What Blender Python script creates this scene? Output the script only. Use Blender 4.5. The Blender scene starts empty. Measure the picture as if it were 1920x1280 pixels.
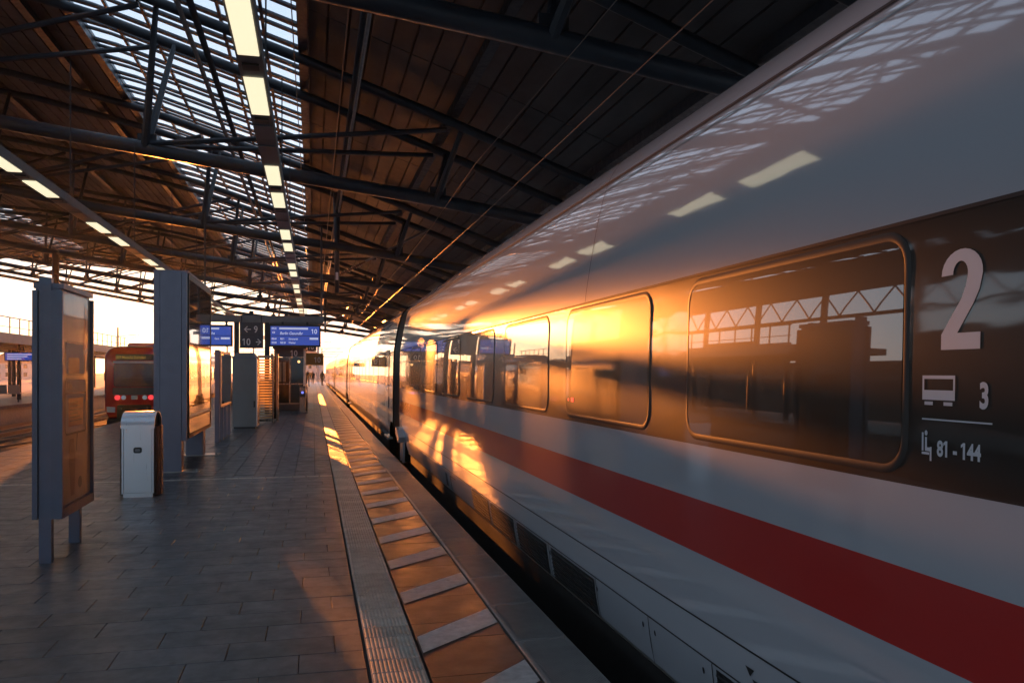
import bpy, math, random
from mathutils import Vector
random.seed(7)
R = math.radians
SC = bpy.context.scene
COL = SC.collection

# ------------------------------------------------------------------ camera
cd = bpy.data.cameras.new("camera")
cam = bpy.data.objects.new("camera", cd); COL.objects.link(cam)
cd.sensor_width = 36.0
cd.lens = 36.0 * 1540.0 / 1920.0
cd.shift_y = 57.0 / 1920.0
cd.clip_start = 0.05; cd.clip_end = 4000
YAW = math.atan(372.0 / 1540.0)
cam.location = (0, 0, 1.6)
cam.rotation_euler = (R(90), 0, -YAW)
SC.camera = cam

# ------------------------------------------------------------------ sky, sun, exposure
SUN_EL, SUN_AZ = R(4.05), R(-9.93)          # azimuth from +Y, negative to the left
sun_dir = Vector((math.sin(SUN_AZ) * math.cos(SUN_EL), math.cos(SUN_AZ) * math.cos(SUN_EL), math.sin(SUN_EL)))
w = bpy.data.worlds.new("World"); SC.world = w; w.use_nodes = True
nt = w.node_tree
sky = nt.nodes.new("ShaderNodeTexSky"); sky.sky_type = 'NISHITA'; sky.sun_disc = False
sky.sun_elevation = SUN_EL; sky.sun_rotation = SUN_AZ
sky.air_density = 1.0; sky.dust_density = 0.8; sky.ozone_density = 2.0
bg = nt.nodes["Background"]; bg.inputs[1].default_value = 0.05
nt.links.new(sky.outputs[0], bg.inputs[0])
# thin even cloud veil: the sky in view is pale and bright right up to the zenith
veil = nt.nodes.new("ShaderNodeBackground"); veil.inputs[0].default_value = (.60, .77, 1.0, 1); veil.inputs[1].default_value = .62
add = nt.nodes.new("ShaderNodeAddShader")
nt.links.new(bg.outputs[0], add.inputs[0]); nt.links.new(veil.outputs[0], add.inputs[1])
nt.links.new(add.outputs[0], nt.nodes["World Output"].inputs[0])
sl = bpy.data.lights.new("sun", 'SUN'); sl.energy = 5.0; sl.angle = R(0.5); sl.color = (1.0, 0.275, 0.045)
so = bpy.data.objects.new("sun", sl); COL.objects.link(so)
so.rotation_euler = (-sun_dir).to_track_quat('-Z', 'Y').to_euler()
so.location = (0, 0, 40)
SC.view_settings.view_transform = 'Standard'
SC.view_settings.look = 'None'
SC.view_settings.gamma = 1.0
SC.view_settings.use_curve_mapping = False
SC.view_settings.exposure = 0.72
SC.render.engine = 'CYCLES'
SC.cycles.use_denoising = True
SC.cycles.max_bounces = 8
SC.cycles.transparent_max_bounces = 16
SC.cycles.sample_clamp_indirect = 12.0

# ------------------------------------------------------------------ materials
def mat(name, col, rough=0.6, metal=0.0, spec=0.5, noise=None, bump=None, coat=0.0, emis=None, estr=0.0, bump2=None, rough_noise=None, stains=False):
    m = bpy.data.materials.new(name); m.use_nodes = True
    t = m.node_tree; b = t.nodes["Principled BSDF"]
    b.inputs["Base Color"].default_value = (*col, 1)
    b.inputs["Roughness"].default_value = rough
    b.inputs["Metallic"].default_value = metal
    b.inputs["Specular IOR Level"].default_value = spec
    if coat:
        b.inputs["Coat Weight"].default_value = min(coat, 1.0)
        b.inputs["Coat Roughness"].default_value = 0.012 if "glass" in name else 0.045
        if coat > 1: b.inputs["Coat IOR"].default_value = coat
    if emis:
        b.inputs["Emission Color"].default_value = (*emis, 1)
        b.inputs["Emission Strength"].default_value = estr
    tc = t.nodes.new("ShaderNodeNewGeometry")
    def nz(scale, detail=5, stretch=None, rgh=0.6):
        n = t.nodes.new("ShaderNodeTexNoise"); n.inputs["Scale"].default_value = scale
        n.inputs["Detail"].default_value = detail; n.inputs["Roughness"].default_value = rgh
        if stretch:
            mp = t.nodes.new("ShaderNodeMapping"); mp.inputs["Scale"].default_value = stretch
            t.links.new(tc.outputs["Position"], mp.inputs[0]); t.links.new(mp.outputs[0], n.inputs["Vector"])
        else:
            t.links.new(tc.outputs["Position"], n.inputs["Vector"])
        return n
    if noise:                                  # (scale, amount, stretch)
        scale, amt = noise[0], noise[1]
        n = nz(scale, 6, noise[2] if len(noise) > 2 else None)
        mr = t.nodes.new("ShaderNodeMapRange")
        mr.inputs[1].default_value = 0.3; mr.inputs[2].default_value = 0.7
        mr.inputs[3].default_value = 1 - amt; mr.inputs[4].default_value = 1 + amt
        t.links.new(n.outputs[0], mr.inputs[0])
        oi = t.nodes.new("ShaderNodeObjectInfo")
        mr2 = t.nodes.new("ShaderNodeMapRange"); mr2.inputs[3].default_value = 1 - amt * .7; mr2.inputs[4].default_value = 1 + amt * .7
        t.links.new(oi.outputs["Random"], mr2.inputs[0])
        mu = t.nodes.new("ShaderNodeMath"); mu.operation = 'MULTIPLY'
        t.links.new(mr.outputs[0], mu.inputs[0]); t.links.new(mr2.outputs[0], mu.inputs[1])
        mx = t.nodes.new("ShaderNodeVectorMath"); mx.operation = 'SCALE'
        mx.inputs[0].default_value = col
        if stains:                             # broad worn patches and small trodden-in gum spots
            n2 = nz(.55, 4); m2 = t.nodes.new("ShaderNodeMapRange"); m2.inputs[1].default_value = .35; m2.inputs[2].default_value = .65
            m2.inputs[3].default_value = .80; m2.inputs[4].default_value = 1.16; t.links.new(n2.outputs[0], m2.inputs[0])
            vo = t.nodes.new("ShaderNodeTexVoronoi"); vo.inputs["Scale"].default_value = 2.6; t.links.new(tc.outputs["Position"], vo.inputs["Vector"])
            m3 = t.nodes.new("ShaderNodeMapRange"); m3.inputs[1].default_value = .045; m3.inputs[2].default_value = .06
            m3.inputs[3].default_value = .62; m3.inputs[4].default_value = 1.0; t.links.new(vo.outputs["Distance"], m3.inputs[0])
            q1 = t.nodes.new("ShaderNodeMath"); q1.operation = 'MULTIPLY'; t.links.new(m2.outputs[0], q1.inputs[0]); t.links.new(m3.outputs[0], q1.inputs[1])
            q2 = t.nodes.new("ShaderNodeMath"); q2.operation = 'MULTIPLY'; t.links.new(mu.outputs[0], q2.inputs[0]); t.links.new(q1.outputs[0], q2.inputs[1])
            mu = q2
        t.links.new(mu.outputs[0], mx.inputs["Scale"])
        t.links.new(mx.outputs[0], b.inputs["Base Color"])
    if rough_noise:
        n = nz(rough_noise[0], 6, rough_noise[3] if len(rough_noise) > 3 else None)
        mr = t.nodes.new("ShaderNodeMapRange"); mr.inputs[1].default_value = 0.3; mr.inputs[2].default_value = 0.7
        mr.inputs[3].default_value = rough_noise[1]; mr.inputs[4].default_value = rough_noise[2]
        t.links.new(n.outputs[0], mr.inputs[0]); t.links.new(mr.outputs[0], b.inputs["Roughness"])
    prev = None
    for bb in (bump, bump2):
        if bb:                                 # (scale, strength, distance, stretch)
            n = nz(bb[0], 3, bb[3] if len(bb) > 3 else None, 0.5)
            bp = t.nodes.new("ShaderNodeBump"); bp.inputs["Strength"].default_value = bb[1]; bp.inputs["Distance"].default_value = bb[2]
            t.links.new(n.outputs[0], bp.inputs["Height"])
            if prev: t.links.new(prev.outputs[0], bp.inputs["Normal"])
            prev = bp
    if prev:
        t.links.new(prev.outputs[0], b.inputs["Normal"])
        if coat: t.links.new(prev.outputs[0], b.inputs["Coat Normal"])
    return m

def translucent(name, col, fac_trans, fac_clear=0.0, rough=0.3):
    m = bpy.data.materials.new(name); m.use_nodes = True
    t = m.node_tree; b = t.nodes["Principled BSDF"]; out = t.nodes["Material Output"]
    b.inputs["Base Color"].default_value = (*col, 1); b.inputs["Roughness"].default_value = rough
    tr = t.nodes.new("ShaderNodeBsdfTranslucent"); tr.inputs[0].default_value = (*col, 1)
    tp = t.nodes.new("ShaderNodeBsdfTransparent"); tp.inputs[0].default_value = (*col, 1)
    m1 = t.nodes.new("ShaderNodeMixShader"); m1.inputs[0].default_value = fac_trans
    m2 = t.nodes.new("ShaderNodeMixShader"); m2.inputs[0].default_value = fac_clear
    t.links.new(b.outputs[0], m1.inputs[1]); t.links.new(tr.outputs[0], m1.inputs[2])
    t.links.new(m1.outputs[0], m2.inputs[1]); t.links.new(tp.outputs[0], m2.inputs[2])
    t.links.new(m2.outputs[0], out.inputs[0])
    return m

WOB = (1.0, 0.35, 1.0)
M = {
 'coach_white': mat('coach_white_paint', (.50, .53, .59), .35, spec=.42, coat=2.35,
                    bump=(2.0, .10, .02, (1, .45, 1.3)), bump2=(6, .02, .008, (1, .3, 1.5))),
 'coach_red': mat('coach_red_paint', (.55, .013, .010), .34, spec=.4, coat=1.7, bump=(2.6, .12, .02, (1, .55, 1.6))),
 'coach_band': mat('coach_dark_band', (.020, .014, .011), .33, spec=.30, coat=1.6, bump=(2.2, .12, .02, (1, .55, 1.6))),
 'coach_glass': mat('coach_window_glass', (.040, .028, .020), .31, spec=.24, coat=2.0, noise=(1.5, .2, (1, .6, 1.5)), bump=(1.0, .02, .015, (1, .6, 1))),
 'coach_rubber': mat('window_rubber', (.05, .042, .038), .48, spec=.4),
 'coach_letter': mat('lettering_grey_white', (.72, .72, .78), .5),
 'coach_grey': mat('coach_grey_skirt', (.34, .35, .37), .4, noise=(4, .1), bump=(5, .1, .01)),
 'seam': mat('seam_dark', (.02, .02, .022), .6),
 'grille': mat('grille_dark', (.018, .018, .020), .55),
 'bellows': mat('bellows_rubber', (.018, .018, .022), .38, spec=.5, bump=(9, .1, .01)),
 'under': mat('underframe_black', (.012, .011, .011), .8, noise=(6, .3)),
 'steel_dark': mat('roof_steel_navy', (.022, .027, .036), .42, spec=.5, noise=(3, .2), rough_noise=(6, .32, .6)),
 'steel_grey': mat('steel_grey', (.16, .165, .18), .4, noise=(4, .15)),
 'pipe': mat('pipe_galvanised', (.30, .28, .27), .35, metal=.7, noise=(4, .15)),
 'roof_sheet': mat('roof_sheet_grey', (.105, .100, .098), .55, spec=.04, noise=(1.1, .22, (1, .35, 1)), rough_noise=(2, .42, .55)),
 'roof_joint': mat('roof_joint_dark', (.02, .02, .022), .7),
 'pane': translucent('skylight_glass', (.93, .95, .97), .6, .75, .2),
 'lamp': mat('lamp_diffuser', (.8, .8, .7), .5, emis=(1.0, .90, .60), estr=.62),
 'tray': mat('cable_tray_grey', (.15, .15, .16), .42, noise=(5, .12)),
 'paver': mat('paver_granite', (.112, .117, .130), .38, spec=.5, noise=(14, .22), bump=(120, .30, .004), rough_noise=(5, .30, .52), stains=True),
 'paver_dark': mat('paver_dark_basalt', (.050, .047, .047), .36, spec=.5, noise=(9, .2), bump=(140, .3, .004), rough_noise=(5, .28, .5), stains=True),
 'joint': mat('paving_joint', (.085, .085, .09), .85, noise=(9, .2)),
 'tactile': mat('tactile_concrete', (.50, .47, .43), .42, noise=(12, .2), bump=(90, .25, .003), rough_noise=(7, .34, .55), stains=True),
 'edge': mat('edge_concrete', (.26, .255, .25), .42, noise=(10, .10), bump=(100, .35, .004), rough_noise=(7, .34, .55), stains=True),
 'hatch': mat('hatch_white_paint', (.56, .55, .545), .45, noise=(16, .22), bump=(90, .25, .003), stains=True),
 'concrete': mat('platform_wall_concrete', (.20, .19, .18), .8, noise=(4, .25)),
 'ballast': mat('ballast_stone', (.10, .088, .08), .9, noise=(40, .5), bump=(30, .9, .05)),
 'soil': mat('ground_dark', (.085, .08, .072), .9, noise=(3, .3)),
 'rail': mat('rail_steel', (.30, .24, .20), .28, metal=.85),
 'sleeper': mat('sleeper_concrete', (.18, .165, .15), .8, noise=(7, .25)),
 'frame_blue': mat('frame_blue_grey', (.085, .105, .165), .34, spec=.5, noise=(6, .06), rough_noise=(8, .28, .42)),
 'frame_lav': mat('frame_silver_paint', (.19, .185, .245), .38, metal=.1, noise=(6, .05), rough_noise=(8, .3, .44)),
 'poster': mat('poster_paper', (.26, .20, .13), .35, spec=.4, coat=.5, noise=(2.0, .35, (1, 1, .6))),
 'poster_glass': mat('display_case_glass', (.10, .075, .055), .05, spec=.9, coat=1.0, noise=(1.6, .4), bump=(1.2, .04, .01)),
 'ink_dark': mat('print_dark', (.02, .016, .015), .4, coat=.3),
 'ink_orange': mat('print_orange', (.36, .12, .04), .4, coat=.3),
 'ink_brown': mat('print_brown', (.10, .04, .022), .4, coat=.3),
 'steel_brushed': mat('brushed_steel', (.50, .51, .54), .28, metal=.9, rough_noise=(5, .27, .31, (20, 20, .3))),
 'bin_dark': mat('bin_dark_steel', (.15, .12, .10), .25, metal=.85, rough_noise=(5, .18, .34, (8, 8, .4))),
 'black': mat('black_plastic', (.014, .014, .016), .4),
 'cab_grey': mat('cabinet_grey', (.24, .235, .24), .42, noise=(3, .06), rough_noise=(4, .35, .5)),
 'dark_sign': mat('sign_dark_blue', (.035, .032, .050), .35),
 'white_print': mat('sign_white_print', (.72, .72, .74), .5),
 'lcd': mat('lcd_blue_screen', (.02, .04, .20), .2, emis=(.045, .095, .55), estr=.33),
 'lcd_white': mat('lcd_white_text', (.5, .5, .6), .3, emis=(.70, .75, 1.0), estr=.30),
 'blue_lamp': mat('small_blue_lamp', (.05, .08, .5), .3, emis=(.2, .25, 1.0), estr=.8),
 'warm_lamp': mat('small_warm_lamp', (.6, .4, .2), .3, emis=(1.0, .55, .2), estr=1.2),
 'tail': mat('tail_lamp_red', (.5, .02, .02), .3, emis=(1.0, .05, .06), estr=.55),
 'train_red': mat('train_red_paint', (.42, .010, .014), .25, coat=.8, noise=(3, .06)),
 'train_grey': mat('train_light_grey', (.42, .43, .45), .35),
 'glass_dark': mat('dark_glass', (.012, .011, .012), .06, spec=.4),
 'amber': mat('destination_amber', (.05, .05, .01), .4, emis=(.55, .45, .06), estr=.16),
 'louvre': translucent('louvre_slat_plastic', (.90, .82, .62), .8, 0.0, .25),
 'wire': mat('wire_copper', (.10, .065, .045), .4, metal=.5),
 'insul': mat('insulator_brown', (.10, .045, .03), .3),
 'label': mat('label_white', (.55, .57, .62), .5),
 'yellow': mat('sign_yellow_brown', (.30, .18, .05), .45),
 'canopy': mat('canopy_pale', (.40, .38, .36), .5, noise=(2, .1)),
 'blue_paint': mat('coach_blue_paint', (.06, .10, .30), .35),
 'leaf': mat('leaf_dark_green', (.045, .055, .03), .8, noise=(2, .35)),
 'bark': mat('bark', (.07, .055, .04), .9),
 'house': mat('far_house_wall', (.30, .28, .27), .8, noise=(1, .1)),
 'house_roof': mat('far_house_roof', (.14, .08, .06), .8),
 'coat_dark': mat('dark_coat_cloth', (.02, .02, .025), .8),
 'skin': mat('skin', (.42, .26, .19), .6),
 'chair': mat('bench_wire_grey', (.40, .41, .43), .35, metal=.6),
 'clear_glass': translucent('kiosk_glass', (.55, .50, .45), .0, .55, .04),
}
M['metal_lip'] = mat('aluminium_lip', (.40, .38, .36), .3, metal=.6)

# ------------------------------------------------------------------ mesh helpers
class MB:
    def __init__(self): self.v = []; self.f = []; self.mi = []; self.cur = 0
    def face(self, *idx): self.f.append(idx); self.mi.append(self.cur)
    def poly(self, pts):
        n = len(self.v); self.v += [tuple(p) for p in pts]; self.face(*range(n, n + len(pts)))
    def box(self, x0, x1, y0, y1, z0, z1, bev=0.0):
        if bev:                                  # chamfered top rim
            n = len(self.v); b = bev
            self.v += [(x0,y0,z0),(x1,y0,z0),(x1,y1,z0),(x0,y1,z0),(x0,y0,z1-b),(x1,y0,z1-b),(x1,y1,z1-b),(x0,y1,z1-b),
                       (x0+b,y0+b,z1),(x1-b,y0+b,z1),(x1-b,y1-b,z1),(x0+b,y1-b,z1)]
            for q in ((3,2,1,0),(0,1,5,4),(1,2,6,5),(2,3,7,6),(3,0,4,7),(4,5,9,8),(5,6,10,9),(6,7,11,10),(7,4,8,11),(8,9,10,11)):
                self.face(*[n + i for i in q])
            return self
        n = len(self.v)
        self.v += [(x0,y0,z0),(x1,y0,z0),(x1,y1,z0),(x0,y1,z0),(x0,y0,z1),(x1,y0,z1),(x1,y1,z1),(x0,y1,z1)]
        for q in ((3,2,1,0),(4,5,6,7),(0,1,5,4),(1,2,6,5),(2,3,7,6),(3,0,4,7)): self.face(*[n + i for i in q])
        return self
    def prism(self, pts, axis, a, b):            # pts 2-D outline; axis 0: (y,z) along x, 1: (x,z) along y, 2: (x,y) along z
        def P(p, t): return (t, p[0], p[1]) if axis == 0 else ((p[0], t, p[1]) if axis == 1 else (p[0], p[1], t))
        n = len(self.v); k = len(pts)
        self.v += [P(p, a) for p in pts] + [P(p, b) for p in pts]
        for i in range(k):
            j = (i + 1) % k; self.face(n + i, n + j, n + k + j, n + k + i)
        self.face(*[n + i for i in reversed(range(k))]); self.face(*[n + k + i for i in range(k)])
        return self
    def tube(self, pts, r, seg=8, caps=True):
        pts = [Vector(p) for p in pts]; n0 = len(self.v)
        rr = r if isinstance(r, (list, tuple)) else [r] * len(pts)
        for i, p in enumerate(pts):
            d = (pts[min(i + 1, len(pts) - 1)] - pts[max(i - 1, 0)]).normalized()
            u = d.cross(Vector((0, 0, 1)))
            if u.length < .05: u = d.cross(Vector((0, 1, 0)))
            u.normalize(); v = d.cross(u)
            for k in range(seg):
                a = 2 * math.pi * k / seg
                self.v.append(tuple(p + (u * math.cos(a) + v * math.sin(a)) * rr[i]))
        for i in range(len(pts) - 1):
            for k in range(seg):
                a = n0 + i * seg + k; b = n0 + i * seg + (k + 1) % seg
                self.face(a, b, b + seg, a + seg)
        if caps:
            self.face(*[n0 + k for k in reversed(range(seg))])
            e = n0 + (len(pts) - 1) * seg; self.face(*[e + k for k in range(seg)])
        return self
    def mesh(self, name, mats, smooth=False):
        me = bpy.data.meshes.new(name); me.from_pydata(self.v, [], self.f)
        for m in (mats if isinstance(mats, (list, tuple)) else [mats]): me.materials.append(m)
        if any(self.mi): me.polygons.foreach_set("material_index", self.mi)
        if smooth: me.polygons.foreach_set("use_smooth", [True] * len(self.f))
        me.update(); me.validate()
        return me
    def build(self, name, m, parent=None, loc=None, smooth=False):
        return link(name, self.mesh(name, m, smooth), parent, loc)

def link(name, data, parent=None, loc=None):
    o = bpy.data.objects.new(name, data); COL.objects.link(o)
    if parent is not None: o.parent = parent
    if loc is not None: o.location = loc
    return o
def tag(o, label=None, cat=None, group=None, kind=None):
    if label: o['label'] = label
    if cat: o['category'] = cat
    if group: o['group'] = group
    if kind: o['kind'] = kind
    return o
def thing(name, label, cat, loc=(0, 0, 0), group=None, rz=0):
    o = link(name, None, None, loc); o.rotation_euler[2] = rz
    return tag(o, label, cat, group)
def copy_tree(o, parent=None):
    kids = list(o.children)
    c = o.copy(); COL.objects.link(c)
    if parent is not None: c.parent = parent
    for k in kids: copy_tree(k, c)
    return c
def box_part(name, m, parent, *b, bev=0.0): return MB().box(*b, bev=bev).build(name, m, parent)
def smooth_by_angle(o, ang=35):
    me = o.data; me.polygons.foreach_set("use_smooth", [True] * len(me.polygons))
    me.set_sharp_from_angle(angle=R(ang))
    return o
def text_verts(body, size, sx=1.0, bold=0.0, align='LEFT', shear=0.0):
    cu = bpy.data.curves.new("text_tmp", 'FONT'); cu.body = body; cu.size = size; cu.align_x = align
    cu.offset = bold; cu.shear = shear; cu.resolution_u = 4
    ob = bpy.data.objects.new("text_tmp", cu); COL.objects.link(ob)
    dg = bpy.context.evaluated_depsgraph_get(); dg.update()
    me = bpy.data.meshes.new_from_object(ob.evaluated_get(dg))
    vs = [(v.co.x * sx, v.co.y) for v in me.vertices]; fs = [tuple(p.vertices) for p in me.polygons]
    bpy.data.objects.remove(ob); bpy.data.curves.remove(cu); bpy.data.meshes.remove(me)
    return vs, fs
def text_mesh(name, body, size, m, parent, fn, sx=1.0, bold=0.0, align='LEFT', shear=0.0):
    """flat lettering; fn maps the text plane (u, v) to a point"""
    vs, fs = text_verts(body, size, sx, bold, align, shear)
    for i, ch in enumerate(body):              # a clear flag on every figure 1
        if ch != '1' or shear: continue
        pre = text_verts(body[:i], size, sx, bold)[0] if body[:i].strip() else []
        px = max([p[0] for p in pre], default=-1e9)
        one = [p for p in text_verts(body[:i + 1], size, sx, bold)[0] if p[0] > px + 1e-5]
        if not one: continue
        xs_ = [p[0] for p in one]; top = max(p[1] for p in one); xr = max(xs_)
        st = [p[0] for p in one if p[1] < top * .35]
        xl = min(st) if st else min(xs_)
        n0 = len(vs); q = size * sx
        vs += [(xl + .02 * q, top), (xl + .02 * q, top - .15 * size), (xl - .15 * q, top - .23 * size), (xl - .15 * q, top - .10 * size)]
        fs.append((n0, n0 + 3, n0 + 2, n0 + 1))
    me = bpy.data.meshes.new(name); me.from_pydata([fn(u, v) for u, v in vs], [], fs); me.materials.append(m); me.update()
    return link(name, me, parent)
def interp(tbl, x):
    if x <= tbl[0][0]: return tbl[0][1]
    for (a, b), (c, d) in zip(tbl, tbl[1:]):
        if x <= c: return b + (d - b) * (x - a) / (c - a)
    return tbl[-1][1]

# ------------------------------------------------------------------ ground and tracks
g = MB(); g.poly([(-900, -300, -1.12), (900, -300, -1.12), (900, 1500, -1.12), (-900, 1500, -1.12)])
tag(g.build('ground', M['soil']), 'dark open ground round the station', kind='structure')
def track_bed(x0, x1):
    b = MB(); b.poly([(x0, -40, -1.0), (x1, -40, -1.0), (x1, 400, -1.0), (x0, 400, -1.0)])
    return b.build('track_ballast', M['ballast'])
tag(track_bed(-14.1, -6.13), 'stony track bed between the two platforms', kind='structure')
tag(track_bed(1.47, 11.0), 'stony track bed under the white express train', kind='structure')
RAILZ = -.76
def rail(x, y0=-20, y1=300):
    b = MB(); z = RAILZ
    b.prism([(x-.036, z-.05), (x-.036, z), (x+.036, z), (x+.036, z-.05), (x+.01, z-.06), (x+.01, z-.14), (x+.07, z-.16), (x-.07, z-.16), (x-.01, z-.14), (x-.01, z-.06)], 1, y0, y1)
    return b
def track(xc, label, lead=False):
    t = thing('railway_track', label, 'railway track', (xc, 0, 0), 'railway tracks')
    for s in (-1, 1): rail(s * .7525).build('rail', M['rail'], t)
    sm = MB().box(-1.3, 1.3, -.13, .13, RAILZ - .28, RAILZ - .165, bev=.02).mesh('sleeper', M['sleeper'])
    for k in range(85): link('sleeper', sm, t, (0, 6 + k * .62, 0))
    return t
TR9, TR8, TR10 = -7.85, -12.4, 3.145
track(TR9, 'railway track the red train stands on')
track(TR8, 'bare railway track alongside the far platform')
track(TR10, 'railway track hidden under the white express train')
# a turnout's diverging rails between the two left tracks
t = thing('track_crossover', 'crossover rails curving between the two left tracks', 'railway track', (0, 0, 0), 'railway tracks')
for s in (-1, 1):
    pts = []
    for k in range(21):
        u = k / 20; y = 14 + 34 * u; sm_ = u * u * (3 - 2 * u)
        pts.append((TR8 + (TR9 - TR8) * sm_ + s * .7525, y, RAILZ - .03))
    MB().tube(pts, .04, 6).build('rail', M['rail'], t)

# ------------------------------------------------------------------ platform
PX0, PX1 = -6.1, 1.49
pf = MB().box(PX0 + .02, PX1 - .03, -14, 132, -1.1, -.032).build('platform', M['joint'])
tag(pf, 'paved station platform between the two trains', kind='structure')
box_part('platform_wall', M['concrete'], pf, PX1 - .028, PX1 - .012, -14, 132, -1.1, -.10)
box_part('platform_wall', M['concrete'], pf, PX0 + .002, PX0 + .018, -14, 132, -1.1, -.10)

def slab_mesh(name, lx, ly, m, gap=.005, h=.03, bev=.002):
    return MB().box(gap / 2, lx - gap / 2, gap / 2, ly - gap / 2, -h, 0, bev=bev).mesh(name, m)
def jit(): return random.uniform(-.0006, .0006)
# large granite pavers in the near field: .30 deep rows in running bond
pav = slab_mesh('paver', .60, .30, M['paver'])
spots = []
ny = int((12.9 + 14) / .30)
for r_ in range(ny):
    y = 12.9 - (r_ + 1) * .30
    off = (.0, .20, .40)[r_ % 3]
    x = -6.08 - off
    while x < .28 - .01:
        x1 = min(x + .60, .28); x0 = max(x, -6.08)
        if x1 - x0 > .05: spots.append((x0, x1, y))
        x += .60
def in_view(x, y):
    d = x * .2348 + y * .972
    if d < 1: return -1
    u = (x * .972 - y * .2348) / d * 1540
    if abs(u) > 1000 or 1.6 / d * 1540 > 640: return -1
    return 1.0 / d
spots.sort(key=lambda s: -in_view((s[0] + s[1]) / 2, s[2] + .15))
rest = MB()
for i, (x0, x1, y) in enumerate(spots):
    if i < 290:
        if abs(x1 - x0 - .60) < .01: o = link('paver', pav, pf)
        else: o = link('paver', slab_mesh('paver', x1 - x0, .30, M['paver']), pf)
        o.location = (x0, y, jit())
        o.rotation_euler = (random.uniform(-.0012, .0012), random.uniform(-.0012, .0012), 0)
    else:
        z = jit(); rest.box(x0 + .003, x1 - .003, y + .003, y + .297, -.03, z, bev=.004)
o = rest.build('paver_field', M['paver'], pf); o['kind'] = 'stuff'
# drain line across the platform
dr = MB()
for k in range(32): dr.box(-6.05 + k * .198, -6.05 + k * .198 + .19, 12.92, 13.05, -.03, .0015)
o = dr.build('drain_channel', M['tactile'], pf)
# small square pavers beyond, aligned joints
sq = MB(); k = 0
y = 13.07
while y < 62:
    x = -6.07
    while x < .27:
        z = random.uniform(-.0018, .0018)
        sq.box(x + .004, min(x + .304, .28) - .004, y + .004, y + .308, -.03, z)
        x += .3045
    y += .312
o = sq.build('square_paver_field', M['paver'], pf); o['kind'] = 'stuff'
box_part('far_paving', M['paver'], pf, -6.07, .28, 62, 132, -.03, 0)
# ribbed tactile blocks
def tactile_mesh():
    b = MB(); W, L, h = .29, .198, .006
    b.box(.003, W - .003, .003, L - .003, -.03, 0)
    n = 12; p = (W - .012) / n
    for i in range(n):
        x = .006 + i * p
        a, c = x + p * .14, x + p * .86; d, e = x + p * .32, x + p * .68
        k = len(b.v)
        b.v += [(a, .006, 0.0002), (d, .010, h), (e, .010, h), (c, .006, 0.0002), (a, L-.006, 0.0002), (d, L-.010, h), (e, L-.010, h), (c, L-.006, 0.0002)]
        for q in ((0,1,5,4),(1,2,6,5),(2,3,7,6),(0,3,2,1),(4,5,6,7)): b.face(*[k + i_ for i_ in q])
    return b.mesh('tactile_block', M['tactile'])
tm = tactile_mesh()
for k in range(290):
    link('tactile_block', tm, pf, (.295, 2.4 + k * .2, jit() + .0015))
box_part('tactile_strip', M['tactile'], pf, .298, .582, 60.4, 132, -.03, .004)
box_part('tactile_strip', M['tactile'], pf, .298, .582, -14, 2.398, -.03, .004)
# dark slabs between the tactile strip and the edge
ds = [slab_mesh('dark_slab', .555, l_, M['paver_dark']) for l_ in (.61, .32)]
y = 2.42; k = 0
while y < 66:
    link('dark_slab', ds[k % 2], pf, (.595, y, jit())); y += (.61, .32)[k % 2]; k += 1
box_part('dark_strip', M['paver_dark'], pf, .598, 1.148, y + .005, 132, -.03, 0)
box_part('dark_strip', M['paver_dark'], pf, .598, 1.148, -14, 2.415, -.03, 0)
# edge slabs with a worn lip
es = MB(); es.prism([(.004, -.12), (.004, .004), (.012, .008), (.322, .008), (.334, .0), (.334, -.12)], 1, .004, .766)
esm = es.mesh('edge_slab', M['edge'])
# diagonal fine ribs on the slab top
er = MB()
er.prism([(.004, -.12), (.004, .004), (.012, .008), (.322, .008), (.334, .0), (.334, -.12)], 1, .004, .766)
for i in range(-13, 37):
    c0 = i * .02                                   # rib line y = c0 + (x - .03), clipped to the slab
    xa, xb = max(.03, .03 + .02 - c0), min(.305, .03 + .745 - c0)
    if xb - xa < .03: continue
    p = [(xa, c0 + xa - .03), (xa + .009, c0 + xa - .03), (xb + .009, c0 + xb - .03), (xb, c0 + xb - .03)]
    n = len(er.v); er.v += [(q[0], q[1], .0112) for q in p] + [(q[0], q[1], .008) for q in p]
    er.face(n, n+1, n+2, n+3); er.face(n, n+3, n+7, n+4); er.face(n+1, n+5, n+6, n+2)
erm = er.mesh('edge_slab', M['edge'])
for k in range(90): link('edge_slab', erm if k < 14 else esm, pf, (1.155, 2.42 + k * .77, jit()))
box_part('edge_strip', M['edge'], pf, 1.16, PX1 - .002, 2.42 + 90 * .77, 132, -.12, .008)
box_part('edge_strip', M['edge'], pf, 1.16, PX1 - .002, -14, 2.41, -.12, .008)
# white slanted hatch bars
hb = MB(); hb.poly([(.0, .0, 0), (.535, .46, 0), (.535, .78, 0), (.0, .29, 0)])
hm = hb.mesh('hatch_marking', M['hatch'])
for k in range(36): link('hatch_marking', hm, pf, (.606, 2.62 + k * 1.02 + (.0 if k else 0), .0045))

# left platform edge
lm_ = MB().box(0, .33, .004, .996, -.12, .008, bev=.006).mesh('edge_slab', M['edge'])

# ------------------------------------------------------------------ far platform on the left
fp = MB().box(-21.5, -14.15, 5, 140, -1.1, 0).build('far_platform', M['edge'])
tag(fp, 'pale sunlit platform across the left tracks', kind='structure')
box_part('edge_lip', M['concrete'], fp, -14.148, -14.06, 5, 140, -.16, .01)

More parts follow.
